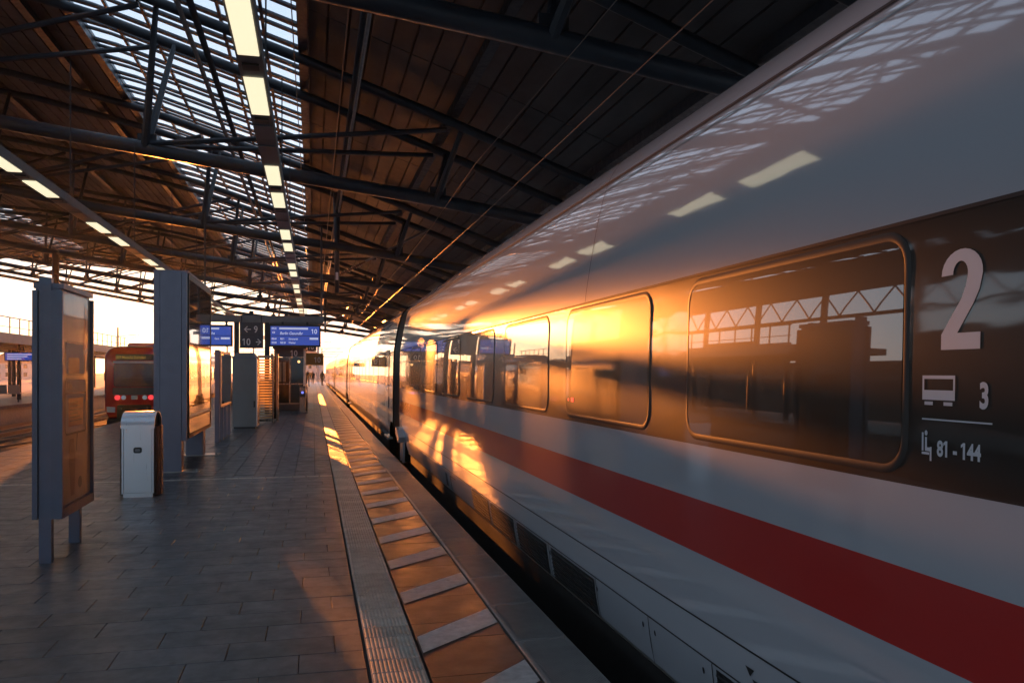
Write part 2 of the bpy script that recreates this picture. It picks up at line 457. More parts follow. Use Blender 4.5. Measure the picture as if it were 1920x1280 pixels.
# ------------------------------------------------------------------ station roof
TOP = [(-45, 17.0), (-30, 16.0), (-20, 15.1), (-12, 13.95), (-6.7, 12.78), (0, 10.65), (4, 9.25), (8.5, 7.62), (11.2, 6.75)]
BOT = [(-45, 14.9), (-38.8, 13.9), (-20, 10.5), (-8.6, 8.66), (-4.6, 8.14), (-1.4, 7.70), (3.4, 7.12), (7.2, 6.55), (11.0, 6.1)]
def ztop(x): return interp(TOP, x)
def zbot(x): return interp(BOT, x)
roof = thing('station_roof', 'dark steel station roof with navy trusses and a glazed strip overhead', 'station roof')
TRY = [13 * k for k in range(-2, 10)]           # truss positions
NODES = [-40.0, -31.2, -22.4, -13.6, -4.8, 3.8]
PURLINS = [-44.4, -40, -35.6, -31.2, -26.8, -22.4, -18, -13.6, -9.2, -.3, 4.1, 8.5]
def truss(y):
    t = link('roof_truss', None, roof, (0, y, 0))
    xs = [-45 + i * 1.0 for i in range(57)]
    MB().tube([(x, 0, zbot(x)) for x in xs if x <= 10.9], .205, 10).build('bottom_chord', M['steel_dark'], t, smooth=True)
    for s in (-1, 1):
        MB().tube([(x, s * 1.6, ztop(x) - .16) for x in xs if x <= 11], .15, 8).build('top_chord', M['steel_dark'], t, smooth=True)
    for i, x in enumerate(NODES):
        for s in (-1, 1):
            xt = x + .55
            MB().tube([(x, s * .1, zbot(x)), (xt, s * 1.5, ztop(xt) - .2)], [.12, .075], 7).build('strut', M['steel_dark'], t)
            if i + 1 < len(NODES):
                x2 = NODES[i + 1] + .45
                MB().tube([(x + .15, s * .12, zbot(x) + .12), (x2 - .35, s * 1.5, ztop(x2) - .28)], .08, 7).build('diagonal', M['steel_dark'], t)
        # node plate
        MB().box(x - .22, x + .3, -.03, .03, zbot(x) - .05, zbot(x) + .42).build('gusset_plate', M['steel_dark'], t)
    return t
t0 = truss(TRY[0])
for y in TRY[1:]:
    c = copy_tree(t0, roof); c.location = (0, y, 0)
# heavy purlins along the hall
Y0, Y1 = -28, 122
for x in PURLINS + [-7.6]:
    MB().box(x - .13, x + .13, Y0, Y1, ztop(x) + .02, ztop(x) + .30).build('purlin', M['steel_dark'], roof)
SKX0, SKX1 = -7.5, -.17
SK2 = (-30.8, -25.8)
def roof_z(x): return ztop(x) + .34
# roof deck above the panels
def deck(xa, xb):
    xs = [xa] + [p[0] for p in TOP if xa < p[0] < xb] + [xb]
    b = MB()
    up = [(x, roof_z(x) + .16) for x in xs] + [(x, roof_z(x) + .06) for x in reversed(xs)]
    b.prism(up, 1, Y0, Y1)
    return b.build('roof_deck', M['roof_joint'], roof)
deck(SKX1, 11.3); deck(SK2[1], SKX0); deck(-45, SK2[0])
# long roof panels between joints
panels = []
PW = .55
def strips(xa, xb):
    n = max(1, round((xb - xa) / PW)); w_ = (xb - xa) / n
    for i in range(n): yield xa + i * w_ + .028, xa + (i + 1) * w_ - .028
def panel_geo(b, x0, x1, y0, y1):
    z0, z1 = roof_z(x0), roof_z(x1); h = .055
    n = len(b.v)
    b.v += [(x0, y0, z0), (x1, y0, z1), (x1, y1, z1), (x0, y1, z0), (x0, y0, z0 + h), (x1, y0, z1 + h), (x1, y1, z1 + h), (x0, y1, z0 + h)]
    for q in ((0, 3, 2, 1), (0, 1, 5, 4), (1, 2, 6, 5), (2, 3, 7, 6), (3, 0, 4, 7)): b.face(*[n + i for i in q])
cand = []
for xa, xb in ((SKX1, 11.2), (SK2[1], SKX0), (-45, SK2[0])):
    for x0, x1 in strips(xa, xb):
        for yb in range(-28, 122, 10): cand.append((x0, x1, yb + .02, yb + 9.98))
cand.sort(key=lambda q: (abs(q[0]) * .9 + abs(q[2] + 5 - 18) if -14 < q[0] else 999 + abs(q[0])))
rp = MB(); cache = {}
for i, (x0, x1, y0, y1) in enumerate(cand):
    if i < 290:
        key = round(x0, 3)
        if key not in cache:
            b = MB(); panel_geo(b, x0, x1, 0, y1 - y0); cache[key] = b.mesh('roof_panel', M['roof_sheet'])
        link('roof_panel', cache[key], roof, (0, y0, 0))
    else: panel_geo(rp, x0, x1, y0, y1)
o = rp.build('roof_panel_field', M['roof_sheet'], roof); o['kind'] = 'stuff'
# skylights: cross bars, mullions, panes
def skylight(xa, xb, npan, near):
    PER = 13 / 8.0
    wpan = (xb - xa) / npan
    mul = MB()
    for i in range(npan + 1):
        x = xa + i * wpan
        MB().box(x - .045, x + .045, Y0, Y1, roof_z(x) - .06, roof_z(x) + .035).build('skylight_mullion', M['steel_dark'], roof)
    bars = MB(); y = Y0; ptmp = []
    xs = [xa] + [p[0] for p in TOP if xa < p[0] < xb] + [xb]
    def bar(b, y0, y1, zt=.10, zb=-.10):
        b.prism([(x, roof_z(x) + zt) for x in xs] + [(x, roof_z(x) + zb) for x in reversed(xs)], 1, y0, y1)
    n = 0
    barm = {}
    while y < Y1 - 1:
        for key, (a, c, zb) in (('thick', (.80, 1.06, -.05)), ('thin', (1.44, PER, -.04))):
            if near and y < 70:
                if key not in barm:
                    b = MB(); bar(b, a, c, .03, zb); barm[key] = b.mesh('skylight_bar', M['steel_dark'])
                link('skylight_bar', barm[key], roof, (0, y, 0))
            else: bar(bars, y + a, y + c, .03, zb)
        for i in range(npan):
            x0, x1 = xa + i * wpan + .045, xa + (i + 1) * wpan - .045
            ptmp.append((x0, x1, y + .0, y + .80)); ptmp.append((x0, x1, y + 1.06, y + 1.44))
        y += PER
    if bars.v:
        o = bars.build('skylight_bar_field', M['steel_dark'], roof); o['kind'] = 'stuff'
    return ptmp
def pane_geo(b, x0, x1, y0, y1):
    z0, z1 = roof_z(x0) + .02, roof_z(x1) + .02
    b.poly([(x0, y0, z0), (x0, y1, z0), (x1, y1, z1), (x1, y0, z1)])
pn = skylight(SKX0, SKX1, 6, True); pn2 = skylight(SK2[0], SK2[1], 4, False)
pn.sort(key=lambda q: abs(q[2] - 22))
pr = MB(); cache = {}
for i, (x0, x1, y0, y1) in enumerate(pn + pn2):
    if i < 290:
        key = (round(x0, 3), round(y1 - y0, 3))
        if key not in cache:
            b = MB(); pane_geo(b, x0, x1, 0, y1 - y0); cache[key] = b.mesh('skylight_pane', M['pane'])
        link('skylight_pane', cache[key], roof, (0, y0, 0))
    else: pane_geo(pr, x0, x1, y0, y1)
o = pr.build('skylight_pane_field', M['pane'], roof); o['kind'] = 'stuff'
# columns that carry the trusses, one of them added as a sun blocker
for y in (-13, 26, 65, 104):
    MB().tube([(-18.0, y, 0), (-18.0, y, zbot(-18) - .1)], .24, 12).build('roof_column', M['steel_dark'], roof, smooth=True)
MB().tube([(-9.55, 65, -1.1), (-9.55, 65, zbot(-9.55) - .1)], .29, 12).build('roof_column', M['steel_dark'], roof, smooth=True)  # unseen column, added to shade the near end of the coach side
for y in TRY:
    MB().tube([(10.6, y, -1.1), (10.6, y, zbot(10.6))], .2, 10).build('roof_column', M['steel_dark'], roof, smooth=True)
# far side wall of the hall: dark panels, a lattice girder and open sky above
wl = thing('hall_side_wall', 'dark side wall of the hall with a lattice girder under the roof', 'wall', (-45.6, 0, 0))
for k in range(12):
    y = -28 + k * 12.5
    box_part('wall_panel', M['concrete'], wl, 0, .3, y + .25, y + 12.25, -1.1, 4.6 if k % 3 else 7.4)
    box_part('pier', M['steel_dark'], wl, -.1, .4, y - .25, y + .25, -1.1, 14.6)
    box_part('parapet', M['canopy'], wl, .31, .5, y + .25, y + 12.25, 2.6, 3.1)
for z in (9.2, 12.2): box_part('girder_chord', M['steel_dark'], wl, 0, .3, -28, 122, z, z + .35)
for k in range(60):
    y = -28 + k * 2.5
    MB().tube([(.15, y, 9.5 if k % 2 else 12.2), (.15, y + 2.5, 12.2 if k % 2 else 9.5)], .09, 6).build('lattice_bar', M['steel_dark'], wl)
box_part('upper_panel', M['concrete'], wl, .02, .28, -28, 122, 12.56, 16.9)
# pipes under the roof
MB().tube([(-2.78, -5, 9.35), (-2.78, 118, 9.35)], .055, 8).build('ceiling_pipe', M['pipe'], roof, smooth=True)
MB().tube([(-2.55, -5, 9.45), (-2.55, 118, 9.45)], .08, 8).build('ceiling_pipe', M['steel_dark'], roof, smooth=True)
MB().tube([(1.13, -5, 9.0), (1.13, 118, 9.0)], .045, 8).build('ceiling_pipe', M['pipe'], roof, smooth=True)
MB().tube([(1.02, -5, 9.1), (1.02, 118, 9.1)], .06, 8).build('ceiling_pipe', M['steel_dark'], roof, smooth=True)
MB().tube([(.62, -5, 8.2), (.62, 118, 8.2)], .012, 6).build('ceiling_cable', M['wire'], roof)
MB().tube([(-.42, -5, 8.7), (-.42, 118, 8.7)], .012, 6).build('ceiling_cable', M['wire'], roof)

# ------------------------------------------------------------------ light strips under the roof
def light_strip(xc, label, y_end):
    t = thing('light_strip', label, 'light strip', (xc, 0, 4.8), 'light strips hung over the platform')
    box_part('housing', M['tray'], t, -.13, .13, -6, y_end, .012, .17)
    lm = MB().box(-.105, .105, 0, 1.3, -.004, .011).mesh('lamp_panel', M['lamp'])
    cm = MB().box(-.115, .115, 0, .62, -.006, .011).mesh('cover_plate', M['steel_grey'])
    jm = MB().box(-.085, .085, 0, .16, -.012, .011).mesh('connector_box', M['black'])
    rm = MB().tube([(0, 0, .17), (0, 0, 2.9)], .012, 6).mesh('hanger_rod', M['steel_dark'])
    y = 7.4 - 5.95 * 2
    while y < y_end - 4:
        link('lamp_panel', lm, t, (0, y, 0)); link('lamp_panel', lm, t, (0, y + 1.98, 0))
        link('cover_plate', cm, t, (0, y + 3.75, 0)); link('cover_plate', cm, t, (0, y + 4.75, 0))
        link('connector_box', jm, t, (0, y + 1.55, 0)); link('connector_box', jm, t, (0, y + 3.45, 0))
        link('hanger_rod', rm, t, (0, y + 4.4, 0))
        y += 5.95
    return t
light_strip(-.64, 'long grey light strip with square lamps over the middle of the platform', 96)
light_strip(-4.65, 'second light strip with slanting lamps over the left side of the platform', 96)

# ------------------------------------------------------------------ overhead line
def wire(label, pts, r, name='overhead_wire'):
    tag(MB().tube(pts, r, 5).build(name, M['wire']), label, 'overhead wire', 'overhead wires')
wire('copper contact wire running low above the white train', [(3.1 + .12 * math.sin(k * .9), -10 + k * 13, 4.66) for k in range(14)], .0065)
wire('sagging carrier wire high above the white train', [(3.14, -10 + k * 6.5, 5.75 - .25 * math.sin(math.pi * ((k % 4) / 4))) for k in range(28)], .005)
wire('contact wire above the red train track', [(TR9, -10 + k * 13, 4.66) for k in range(14)], .0065)
def drop_post(y, label):
    t = thing('catenary_drop_post', label, 'catenary post', (1.05, y, 0), 'catenary posts hung from the roof')
    MB().tube([(0, 0, 5.25), (0, 0, 7.3), (0, 0, 9.9)], [.10, .12, .17], 8).build('post', M['steel_dark'], t, smooth=True)
    MB().tube([(.12, 0, 6.1), (1.3, 0, 6.75)], .05, 8).build('insulator', M['insul'], t, smooth=True)
    b = MB()
    for k in range(6):
        u = k / 6; p = Vector((.2 + 1.0 * u, 0, 6.14 + .55 * u)); d = Vector((.05, 0, .028))
        b.tube([p, p + d], .095, 10)
    b.build('insulator_disc', M['insul'], t)
    MB().tube([(1.3, 0, 6.75), (4.3, 0, 8.4)], .055, 8).build('brace', M['steel_grey'], t, smooth=True)
    MB().tube([(.1, 0, 5.6), (2.1, 0, 4.75)], .025, 6).build('steady_arm', M['steel_dark'], t)
    MB().box(-.06, .06, -.19, -.175, 5.85, 6.2).build('number_plate', M['label'], t)
    return t
drop_post(39, 'nearest catenary post hanging from the roof beside the far lamp row')
drop_post(78, 'second catenary post hanging from the roof above the blue departure display')

# ------------------------------------------------------------------ white express train
# cross section, x offset from the side (towards the track centre is +), z above the platform
SIDE = 1.72
PROF = [(-.30, .20), (-.10, .105), (.04, .055), (.16, .03), (.30, .012), (.47, .002), (.767, 0), (1.014, 0), (1.264, .002), (1.66, .008), (2.05, .022),
        (2.25, .05), (2.45, .085), (2.65, .125), (2.85, .185), (2.95, .24), (3.03, .315), (3.09, .42), (3.135, .58), (3.165, .85), (3.18, 1.425)]
def catmull(tbl, z):
    for i in range(len(tbl) - 1):
        if z <= tbl[i + 1][0] or i == len(tbl) - 2:
            p0 = tbl[max(i - 1, 0)]; p1 = tbl[i]; p2 = tbl[i + 1]; p3 = tbl[min(i + 2, len(tbl) - 1)]
            h = p2[0] - p1[0]; u = (z - p1[0]) / h
            m1 = (p2[1] - p0[1]) / max(p2[0] - p0[0], 1e-6) * h; m2 = (p3[1] - p1[1]) / max(p3[0] - p1[0], 1e-6) * h
            return (2*u**3 - 3*u*u + 1) * p1[1] + (u**3 - 2*u*u + u) * m1 + (-2*u**3 + 3*u*u) * p2[1] + (u**3 - u*u) * m2
def side_off(z): return catmull(PROF, z)
HALF = TR10 - SIDE
def zlist(z0, z1, n):
    return [z0 + (z1 - z0) * i / n for i in range(n + 1)]
def profile_pts(z0, z1, n, proud=0.0):
    return [(-HALF + side_off(z) - proud, z) for z in zlist(z0, z1, n)]
def shell(pts, y0, y1, both=True, ny=1):
    """strip of the coach side, mirrored to the other side"""
    b = MB()
    for s in ((1, -1) if both else (1,)):
        n = len(b.v); k = len(pts)
        for j in range(ny + 1):
            y = y0 + (y1 - y0) * j / ny
            b.v += [(s * x, y, z) for x, z in pts]
        for j in range(ny):
            for i in range(k - 1):
                q = (n + j*k + i, n + j*k + i + 1, n + (j+1)*k + i + 1, n + (j+1)*k + i)
                b.face(*(q if s < 0 else tuple(reversed(q))))
    return b
def roof_pts():
    pts = profile_pts(2.05, 3.0, 14) + [(-HALF + side_off(z), z) for z in (3.03, 3.06, 3.09, 3.115, 3.135, 3.15, 3.165, 3.174)]
    pts += [(-.30, 3.179), (0, 3.18)]
    return pts + [(-x, z) for x, z in reversed(pts[:-1])]
def rounded_rect(y0, y1, z0, z1, r, n=6):
    pts = []
    for cy, cz, a0 in ((y1 - r, z1 - r, 0), (y0 + r, z1 - r, 90), (y0 + r, z0 + r, 180), (y1 - r, z0 + r, 270)):
        for i in range(n + 1):
            a = R(a0 + 90 * i / n); pts.append((cy + r * math.cos(a), cz + r * math.sin(a)))
    return pts
def on_side(y, z, proud): return (-HALF + side_off(z) - proud, y, z)
def window(parent, y0, y1, z0=1.315, z1=2.005, r=.085):
    W = link('window', None, parent)
    outer = rounded_rect(y0 - .028, y1 + .028, z0 - .028, z1 + .028, r + .028); inner = rounded_rect(y0, y1, z0, z1, r)
    mid = rounded_rect(y0 - .013, y1 + .013, z0 - .013, z1 + .013, r + .013)
    b = MB(); k = len(outer)
    b.v += [on_side(*p, .0005) for p in outer] + [on_side(*p, .006) for p in mid] + [on_side(*p, .003) for p in inner]
    for i in range(k):
        j = (i + 1) % k
        b.face(i, j, k + j, k + i); b.face(k + i, k + j, 2*k + j, 2*k + i)
    b.build('frame', M['coach_rubber'], W, smooth=True)
    # pane as a shallow grid so that it follows the side's curve
    p = MB(); n = len(inner)
    rows = zlist(z0, z1, 6)
    def span(z):
        dz = max(z0 + r - z, z - (z1 - r), 0); c_ = r - math.sqrt(max(r * r - dz * dz, 0)) if dz > 0 else 0
        return y0 + c_, y1 - c_
    rows = [z0, z0 + r * .15, z0 + r * .4, z0 + r] + [z0 + r + (z1 - z0 - 2 * r) * i / 5 for i in range(1, 5)] + [z1 - r, z1 - r * .4, z1 - r * .15, z1]
    for z in rows:
        a, c_ = span(z); p.v += [on_side(a, z, .0035), on_side(c_, z, .0035)]
    for i in range(len(rows) - 1): p.face(2*i, 2*i + 1, 2*i + 3, 2*i + 2)
    p.build('pane', M['coach_glass'], W, smooth=True)
    return W
def coach_door(parent, y0, y1):
    d = link('coach_door', None, parent)
    b = MB(); pts = profile_pts(.30, 2.12, 16, .008)
    n = len(b.v)
    for y in (y0, y1): b.v += [(x, y, z) for x, z in pts]
    k = len(pts)
    for i in range(k - 1): b.face(k + i, k + i + 1, i + 1, i)
    b.build('door_leaf', M['coach_white'], d, smooth=True)
    p = MB(); rr = rounded_rect(y0 + .22, y1 - .22, 1.15, 2.0, .1)
    p.poly([on_side(y, z, .0115) for y, z in rr]); p.build('door_window', M['coach_glass'], d)
    for y in (y0, y1):
        s = MB(); s.v += [(x - .002, y - .018, z) for x, z in pts] + [(x - .002, y + .018, z) for x, z in pts]
        for i in range(k - 1): s.face(k + i, k + i + 1, i + 1, i)
        s.build('door_seal', M['seam'], d)
    MB().box(-HALF - .03, -HALF + .1, y0, y1, .02, .07).build('door_step', M['metal_lip'], d)
    return d
def display_screen(parent, y0, y1):
    b = MB(); b.poly([on_side(y0, 1.72, .006), on_side(y0, 2.0, .006), on_side(y1, 2.0, .006), on_side(y1, 1.72, .006)])
    return b.build('destination_display', M['coach_glass'], parent)
def strip_part(parent, name, m, z, hh, y0, y1, proud=.0025):
    b = shell(profile_pts(z - hh, z + hh, 2, proud), y0, y1); return b.build(name, m, parent, smooth=True)
def coach(label, ya, yb, wins, doors, detail, group='coaches of the white express train'):
    t = thing('train_coach', label, 'train coach', (TR10, ya, 0), group); L = yb - ya
    shell(profile_pts(.47, .767, 4), 0, L).build('lower_side', M['coach_white'], t, smooth=True)
    shell(profile_pts(.767, 1.014, 3), 0, L).build('red_stripe', M['coach_red'], t, smooth=True)
    shell(profile_pts(1.014, 1.264, 3), 0, L).build('waist_side', M['coach_white'], t, smooth=True)
    shell(profile_pts(1.264, 2.05, 9), 0, L).build('window_band', M['coach_band'], t, smooth=True)
    rp_ = roof_pts(); b = MB(); k = len(rp_)
    b.v += [(x, 0, z) for x, z in rp_] + [(x, L, z) for x, z in rp_]
    for i in range(k - 1): b.face(k + i, k + i + 1, i + 1, i)
    b.build('coach_roof', M['coach_white'], t, smooth=True)
    # end walls
    prof = profile_pts(-.05, 2.05, 20) + [p for p in rp_ if True]
    prof = [(x, z) for x, z in profile_pts(.30, 2.04, 14)] + rp_ + [(-x, z) for x, z in reversed(profile_pts(.30, 2.04, 14))]
    for y in (.004, L - .004):
        e = MB(); e.poly([(x, y, z) for x, z in prof]); e.build('end_wall', M['under'], t)
    # skirt: full below the floor except at the cut-away ends over the bogies
    c0, c1 = 1.25, L - 1.25
    sp = profile_pts(.04, .463, 6); b = shell(sp, c0, c1)
    b.build('skirt', M['coach_white'], t, smooth=True)
    bt = MB()
    for s in (1, -1):                                     # sloping corner of the skirt at each end
        for (a, c_) in ((c0, .55), (c1, L - .55)):
            pts = profile_pts(.04, .463, 6); tri = []
            n = len(bt.v)
            for i, (x, z) in enumerate(pts):
                u = (z - .04) / (.463 - .04)
                bt.v += [(s * x, a, z), (s * x, a + (c_ - a) * u, z)]
            for i in range(len(pts) - 1): bt.face(n + 2*i, n + 2*i + 1, n + 2*i + 3, n + 2*i + 2)
    bt.build('skirt_corner', M['coach_white'], t, smooth=True)
    # underframe, bogies, wheels
    MB().box(-1.2, 1.2, .3, L - .3, -.45, .28).build('underframe', M['under'], t)
    MB().box(-1.36, 1.36, c0 + .2, c1 - .2, -.42, .02).build('equipment_box', M['under'], t)
    for yy in (3.6, L - 3.6):
        bg_ = link('bogie', None, t)
        MB().box(-1.05, 1.05, yy - 1.7, yy + 1.7, -.62, -.15, bev=.1).build('bogie_frame', M['under'], bg_)
        for dy in (-1.25, 1.25):
            for s in (-1, 1):
                MB().tube([(s * .68, yy + dy, RAILZ + .46), (s * .82, yy + dy, RAILZ + .46)], .46, 20).build('wheel', M['rail'], bg_)
    strip_part(t, 'roof_seam', M['seam'], 2.85, .009, 0, L, .004)
    strip_part(t, 'roof_lip', M['metal_lip'], 2.80, .004, 0, L, .007)
    strip_part(t, 'skirt_seam', M['seam'], .469, .0035, 0, L, .002)
    strip_part(t, 'skirt_seam', M['seam'], .303, .004, c0, c1, .002)
    strip_part(t, 'band_edge', M['seam'], 2.052, .006, 0, L, .003)
    strip_part(t, 'skirt_rail', M['metal_lip'], .045, .008, c0, c1, .006)
    for y0, y1 in wins: window(t, y0 - ya, y1 - ya)
    for y0, y1 in doors: coach_door(t, y0 - ya, y1 - ya)
    return t, L
wins1 = [(.18 - 1.93 * k, 1.63 - 1.93 * k) for k in range(1, 3)]
wins1 = [(2.13, 3.58), (4.06, 5.51), (5.99, 7.44), (7.92, 9.37), (9.85, 11.30), (11.78, 13.23), (13.71, 15.0)]
c1, L1 = coach('near white coach with red stripe, big windows and the class 2 number', -8.6, 17.0, wins1, [(.1, 1.05), (-7.9, -7.0)], True)
YO = 8.6                                              # local y of the world origin on the near coach
# near coach: skirt panels, grilles, small marks
def grille(parent, y0, y1):
    gset = link('skirt_grille', None, parent)
    b = MB(); pts = profile_pts(.050, .286, 3, .003)
    for y in (y0, y1): b.v += [(x, y, z) for x, z in pts]
    k = len(pts)
    for i in range(k - 1): b.face(k + i, k + i + 1, i + 1, i)
    b.build('grille_back', M['grille'], gset)
    for q in range(7):
        z = .07 + q * .030
        s = MB(); p0 = on_side(y0 + .015, z, .004); p1 = on_side(y1 - .015, z, .004)
        s.v += [p0, p1, (p1[0] - .012, p1[1], z + .014), (p0[0] - .012, p0[1], z + .014), (p1[0] + .0, p1[1], z + .018), (p0[0], p0[1], z + .018)]
        s.face(0, 3, 2, 1); s.face(3, 5, 4, 2)
        s.build('slat', M['grille'], gset)
    return gset
for y0, y1 in ((8.2, 9.1), (7.12, 8.1), (6.05, 7.0), (4.95, 5.93), (2.2, 3.32), (1.0, 2.1)): grille(c1, y0 + YO, y1 + YO)
for y in (8.15, 7.06, 5.99, 4.92, 4.08, 3.36):
    b = MB(); pts = profile_pts(.05, .298, 3, .003)
    for yy in (y - .004, y + .004): b.v += [(x, yy + YO, z) for x, z in pts]
    for i in range(3): b.face(4 + i, 5 + i, i + 1, i)
    b.build('panel_joint', M['seam'], c1)
def disc(y, z, r, m, name, proud=.004):
    b = MB(); b.poly([on_side(y + YO + r * .6 * math.cos(a), z + r * math.sin(a), proud) for a in [2 * math.pi * i / 12 for i in range(12)]])
    return b.build(name, m, c1)
for y in (6.1, 5.96, 5.02, 4.9, 4.16, 4.0, 3.45): disc(y, .235, .016, M['seam'], 'panel_lock')
for y0, y1, z0, z1 in ((10.9, 11.05, .07, .24), (10.6, 10.66, .07, .24), (10.2, 10.9 - .3, .235, .25)):
    b = MB(); b.poly([on_side(y0 + YO, z0, .004), on_side(y0 + YO, z1, .004), on_side(y1 + YO, z1, .004), on_side(y1 + YO, z0, .004)]); b.build('vent_slot', M['seam'], c1)
for k in range(26):                                   # bolts along the roof edge
    y = 5.2 + k * .42
    b = MB(); p = (-HALF + side_off(3.0) - .004, y + YO, 3.0)
    b.tube([p, (p[0] - .005, p[1], p[2] + .003)], .008, 6); b.build('roof_bolt', M['seam'], c1)
for yy in (5.15, -2.0, 12.6):                         # roof skin joints
    b = MB(); pts = profile_pts(2.06, 3.16, 20, .0025)
    for y in (yy - .004, yy + .004): b.v += [(x, y + YO, z) for x, z in pts]
    k = len(pts)
    for i in range(k - 1): b.face(k + i, k + i + 1, i + 1, i)
    b.build('skin_joint', M['seam'], c1)
# lettering and pictograms
def side_txt(u0, z0, proud=.0018): return lambda u, v: on_side(u0 + YO - u, z0 + v, proud)
LM = M['coach_letter']
def poly_mark(name, outline_list):
    b = MB()
    for pts in outline_list: b.poly([on_side(y + YO, z, .0018) for y, z in pts])
    return b.build(name, LM, c1)
def figure_two(y0, z0, w_, h_):
    """heavy condensed 2: outer and inner arcs, diagonal and foot (strip of quads)"""
    def P(u, v): return on_side(y0 + YO - u * w_, z0 + v * h_, .0018)
    out, inn = [], []
    for i in range(15):
        a = R(182 - 200 * i / 14)
        out.append((.5 + .5 * math.cos(a), .755 + .245 * math.sin(a)))
        inn.append((.47 + .18 * math.cos(a), .755 + .125 * math.sin(a)))
    out += [(.93, .58), (.80, .45), (.42, .165)]; inn += [(.60, .62), (.50, .50), (.02, .155)]
    b = MB(); n = len(out)
    b.v += [P(*p) for p in out] + [P(*p) for p in inn]
    for i in range(n - 1): b.face(i, i + 1, n + i + 1, n + i)
    k = len(b.v); b.v += [P(.42, .165), P(.97, .165), P(.97, 0), P(.02, 0), P(.02, .155)]
    b.face(k, k + 4, k + 3, k + 2, k + 1)
    return b.build('class_number', LM, c1)
figure_two(1.978, 1.662, .148, .277)
text_mesh('coach_number', '3', .094, LM, c1, side_txt(1.835, 1.505), .72, .0035)
text_mesh('seat_numbers', '81 - 144', .060, LM, c1, side_txt(1.985, 1.363), .78, .0022)
def R4(y0, y1, z0, z1): return [(y0, z0), (y1, z0), (y1, z1), (y0, z1)]
poly_mark('coach_pictogram', [R4(2.045, 1.920, 1.520, 1.548), R4(2.045, 2.038, 1.548, 1.580), R4(1.927, 1.920, 1.548, 1.580), R4(2.045, 1.920, 1.580, 1.590),
                              R4(2.036, 2.003, 1.505, 1.515), R4(1.962, 1.929, 1.505, 1.515)])
poly_mark('divider_line', [R4(2.045, 1.79, 1.462, 1.4665)])
poly_mark('seat_pictogram', [R4(2.045, 2.038, 1.372, 1.425), R4(2.032, 2.024, 1.372, 1.412), R4(2.032, 2.006, 1.372, 1.383), R4(2.013, 2.006, 1.345, 1.385), R4(2.045, 2.015, 1.362, 1.369),
                             [(2.028 + .006 * math.cos(a), 1.424 + .008 * math.sin(a)) for a in [math.pi * 2 * i / 10 for i in range(10)]]])
for yy, zz in ((3.05, .40), (3.0, .36)):
    b = MB(); b.poly([on_side(yy + YO, zz, .004), on_side(yy - .07 + YO, zz, .004), on_side(yy - .035 + YO, zz - .035, .004)]); b.build('jacking_mark', M['seam'], c1)
# red seat-reservation lamps glowing behind the second window
b = MB(); yy = 5.46
b.poly([on_side(yy + YO, 1.40, .006), on_side(yy - .03 + YO, 1.40, .006), on_side(yy - .03 + YO, 1.418, .006), on_side(yy + YO, 1.418, .006)])
b.poly([on_side(yy - .07 + YO, 1.395, .006), on_side(yy - .13 + YO, 1.395, .006), on_side(yy - .13 + YO, 1.425, .006), on_side(yy - .07 + YO, 1.425, .006)])
b.build('red_indicator', M['tail'], c1)
# bright step bracket below the coach end
sb = link('end_step', None, c1)
y = 16.55 + YO
b = MB(); b.prism([(y - .55, .33), (y - .25, .47), (y + .1, .50), (y + .1, .38), (y - .45, .22)], 0, -HALF - .12, -HALF + .10); b.build('step_plate', M['coach_white'], sb)
for dy in (-.38, .02):
    b = MB(); b.prism([(y + dy - .05, .34), (y + dy + .05, .36), (y + dy + .03, -.18), (y + dy - .02, -.18)], 0, -HALF - .03, -HALF + .02); b.build('step_leg', M['coach_white'], sb)
# second coach: door right behind the gangway, then windows; later coaches are copies
def far_coach(label, ya):
    wins = [(ya + 4.3 + 1.93 * k, ya + 5.75 + 1.93 * k) for k in range(9)]
    return coach(label, ya, ya + 25.2, wins, [(ya + 1.0, ya + 1.95), (ya + 22.9, ya + 23.85)], False)[0]
c2 = far_coach('second white coach, its end door just past the dark gangway', 18.5)
display_screen(c2, 2.1, 2.9)
for k, lab in enumerate(('third white coach glowing beyond the second gangway gap', 'fourth white coach far down the platform',
                         'farthest white coach at the head of the train')):
    c = copy_tree(c2); c.location[1] = 18.5 + 26.7 * (k + 1); c['label'] = lab
def gangway(y, label):
    t = thing('gangway_bellows', label, 'gangway', (TR10, y, 0), 'gangways between the white coaches')
    base = profile_pts(.36, 2.04, 12) + roof_pts() + [(-x, z) for x, z in reversed(profile_pts(.36, 2.04, 12))]
    n = 9
    for i in range(n):
        sc_ = .985 if i % 2 else .955
        b = MB(); y0 = .03 + 1.44 * i / n; y1 = .03 + 1.44 * (i + 1) / n; ym = (y0 + y1) / 2
        k = len(base)
        def ring(s, yy): b.v.extend([(x * s, yy, 1.7 + (z - 1.7) * s) for x, z in base])
        ring(.95, y0); ring(.985, ym); ring(.95, y1)
        for r_ in range(2):
            for j in range(k - 1): b.face(r_*k + j, r_*k + j + 1, (r_+1)*k + j + 1, (r_+1)*k + j)
        b.build('bellows_fold', M['bellows'], t, smooth=True)
    MB().box(-.5, .5, .02, 1.48, -.25, .1).build('coupling', M['under'], t)
    return t
g0 = gangway(17.0, 'dark rubber gangway bellows between the near and the second coach')
for k, lab in enumerate(('gangway gap between the second and third coach', 'gangway gap between the third and fourth coach', 'gangway gap between the fourth and farthest coach')):
    c = copy_tree(g0); c.location[1] = 17.0 + 26.7 * (k + 1); c['label'] = lab

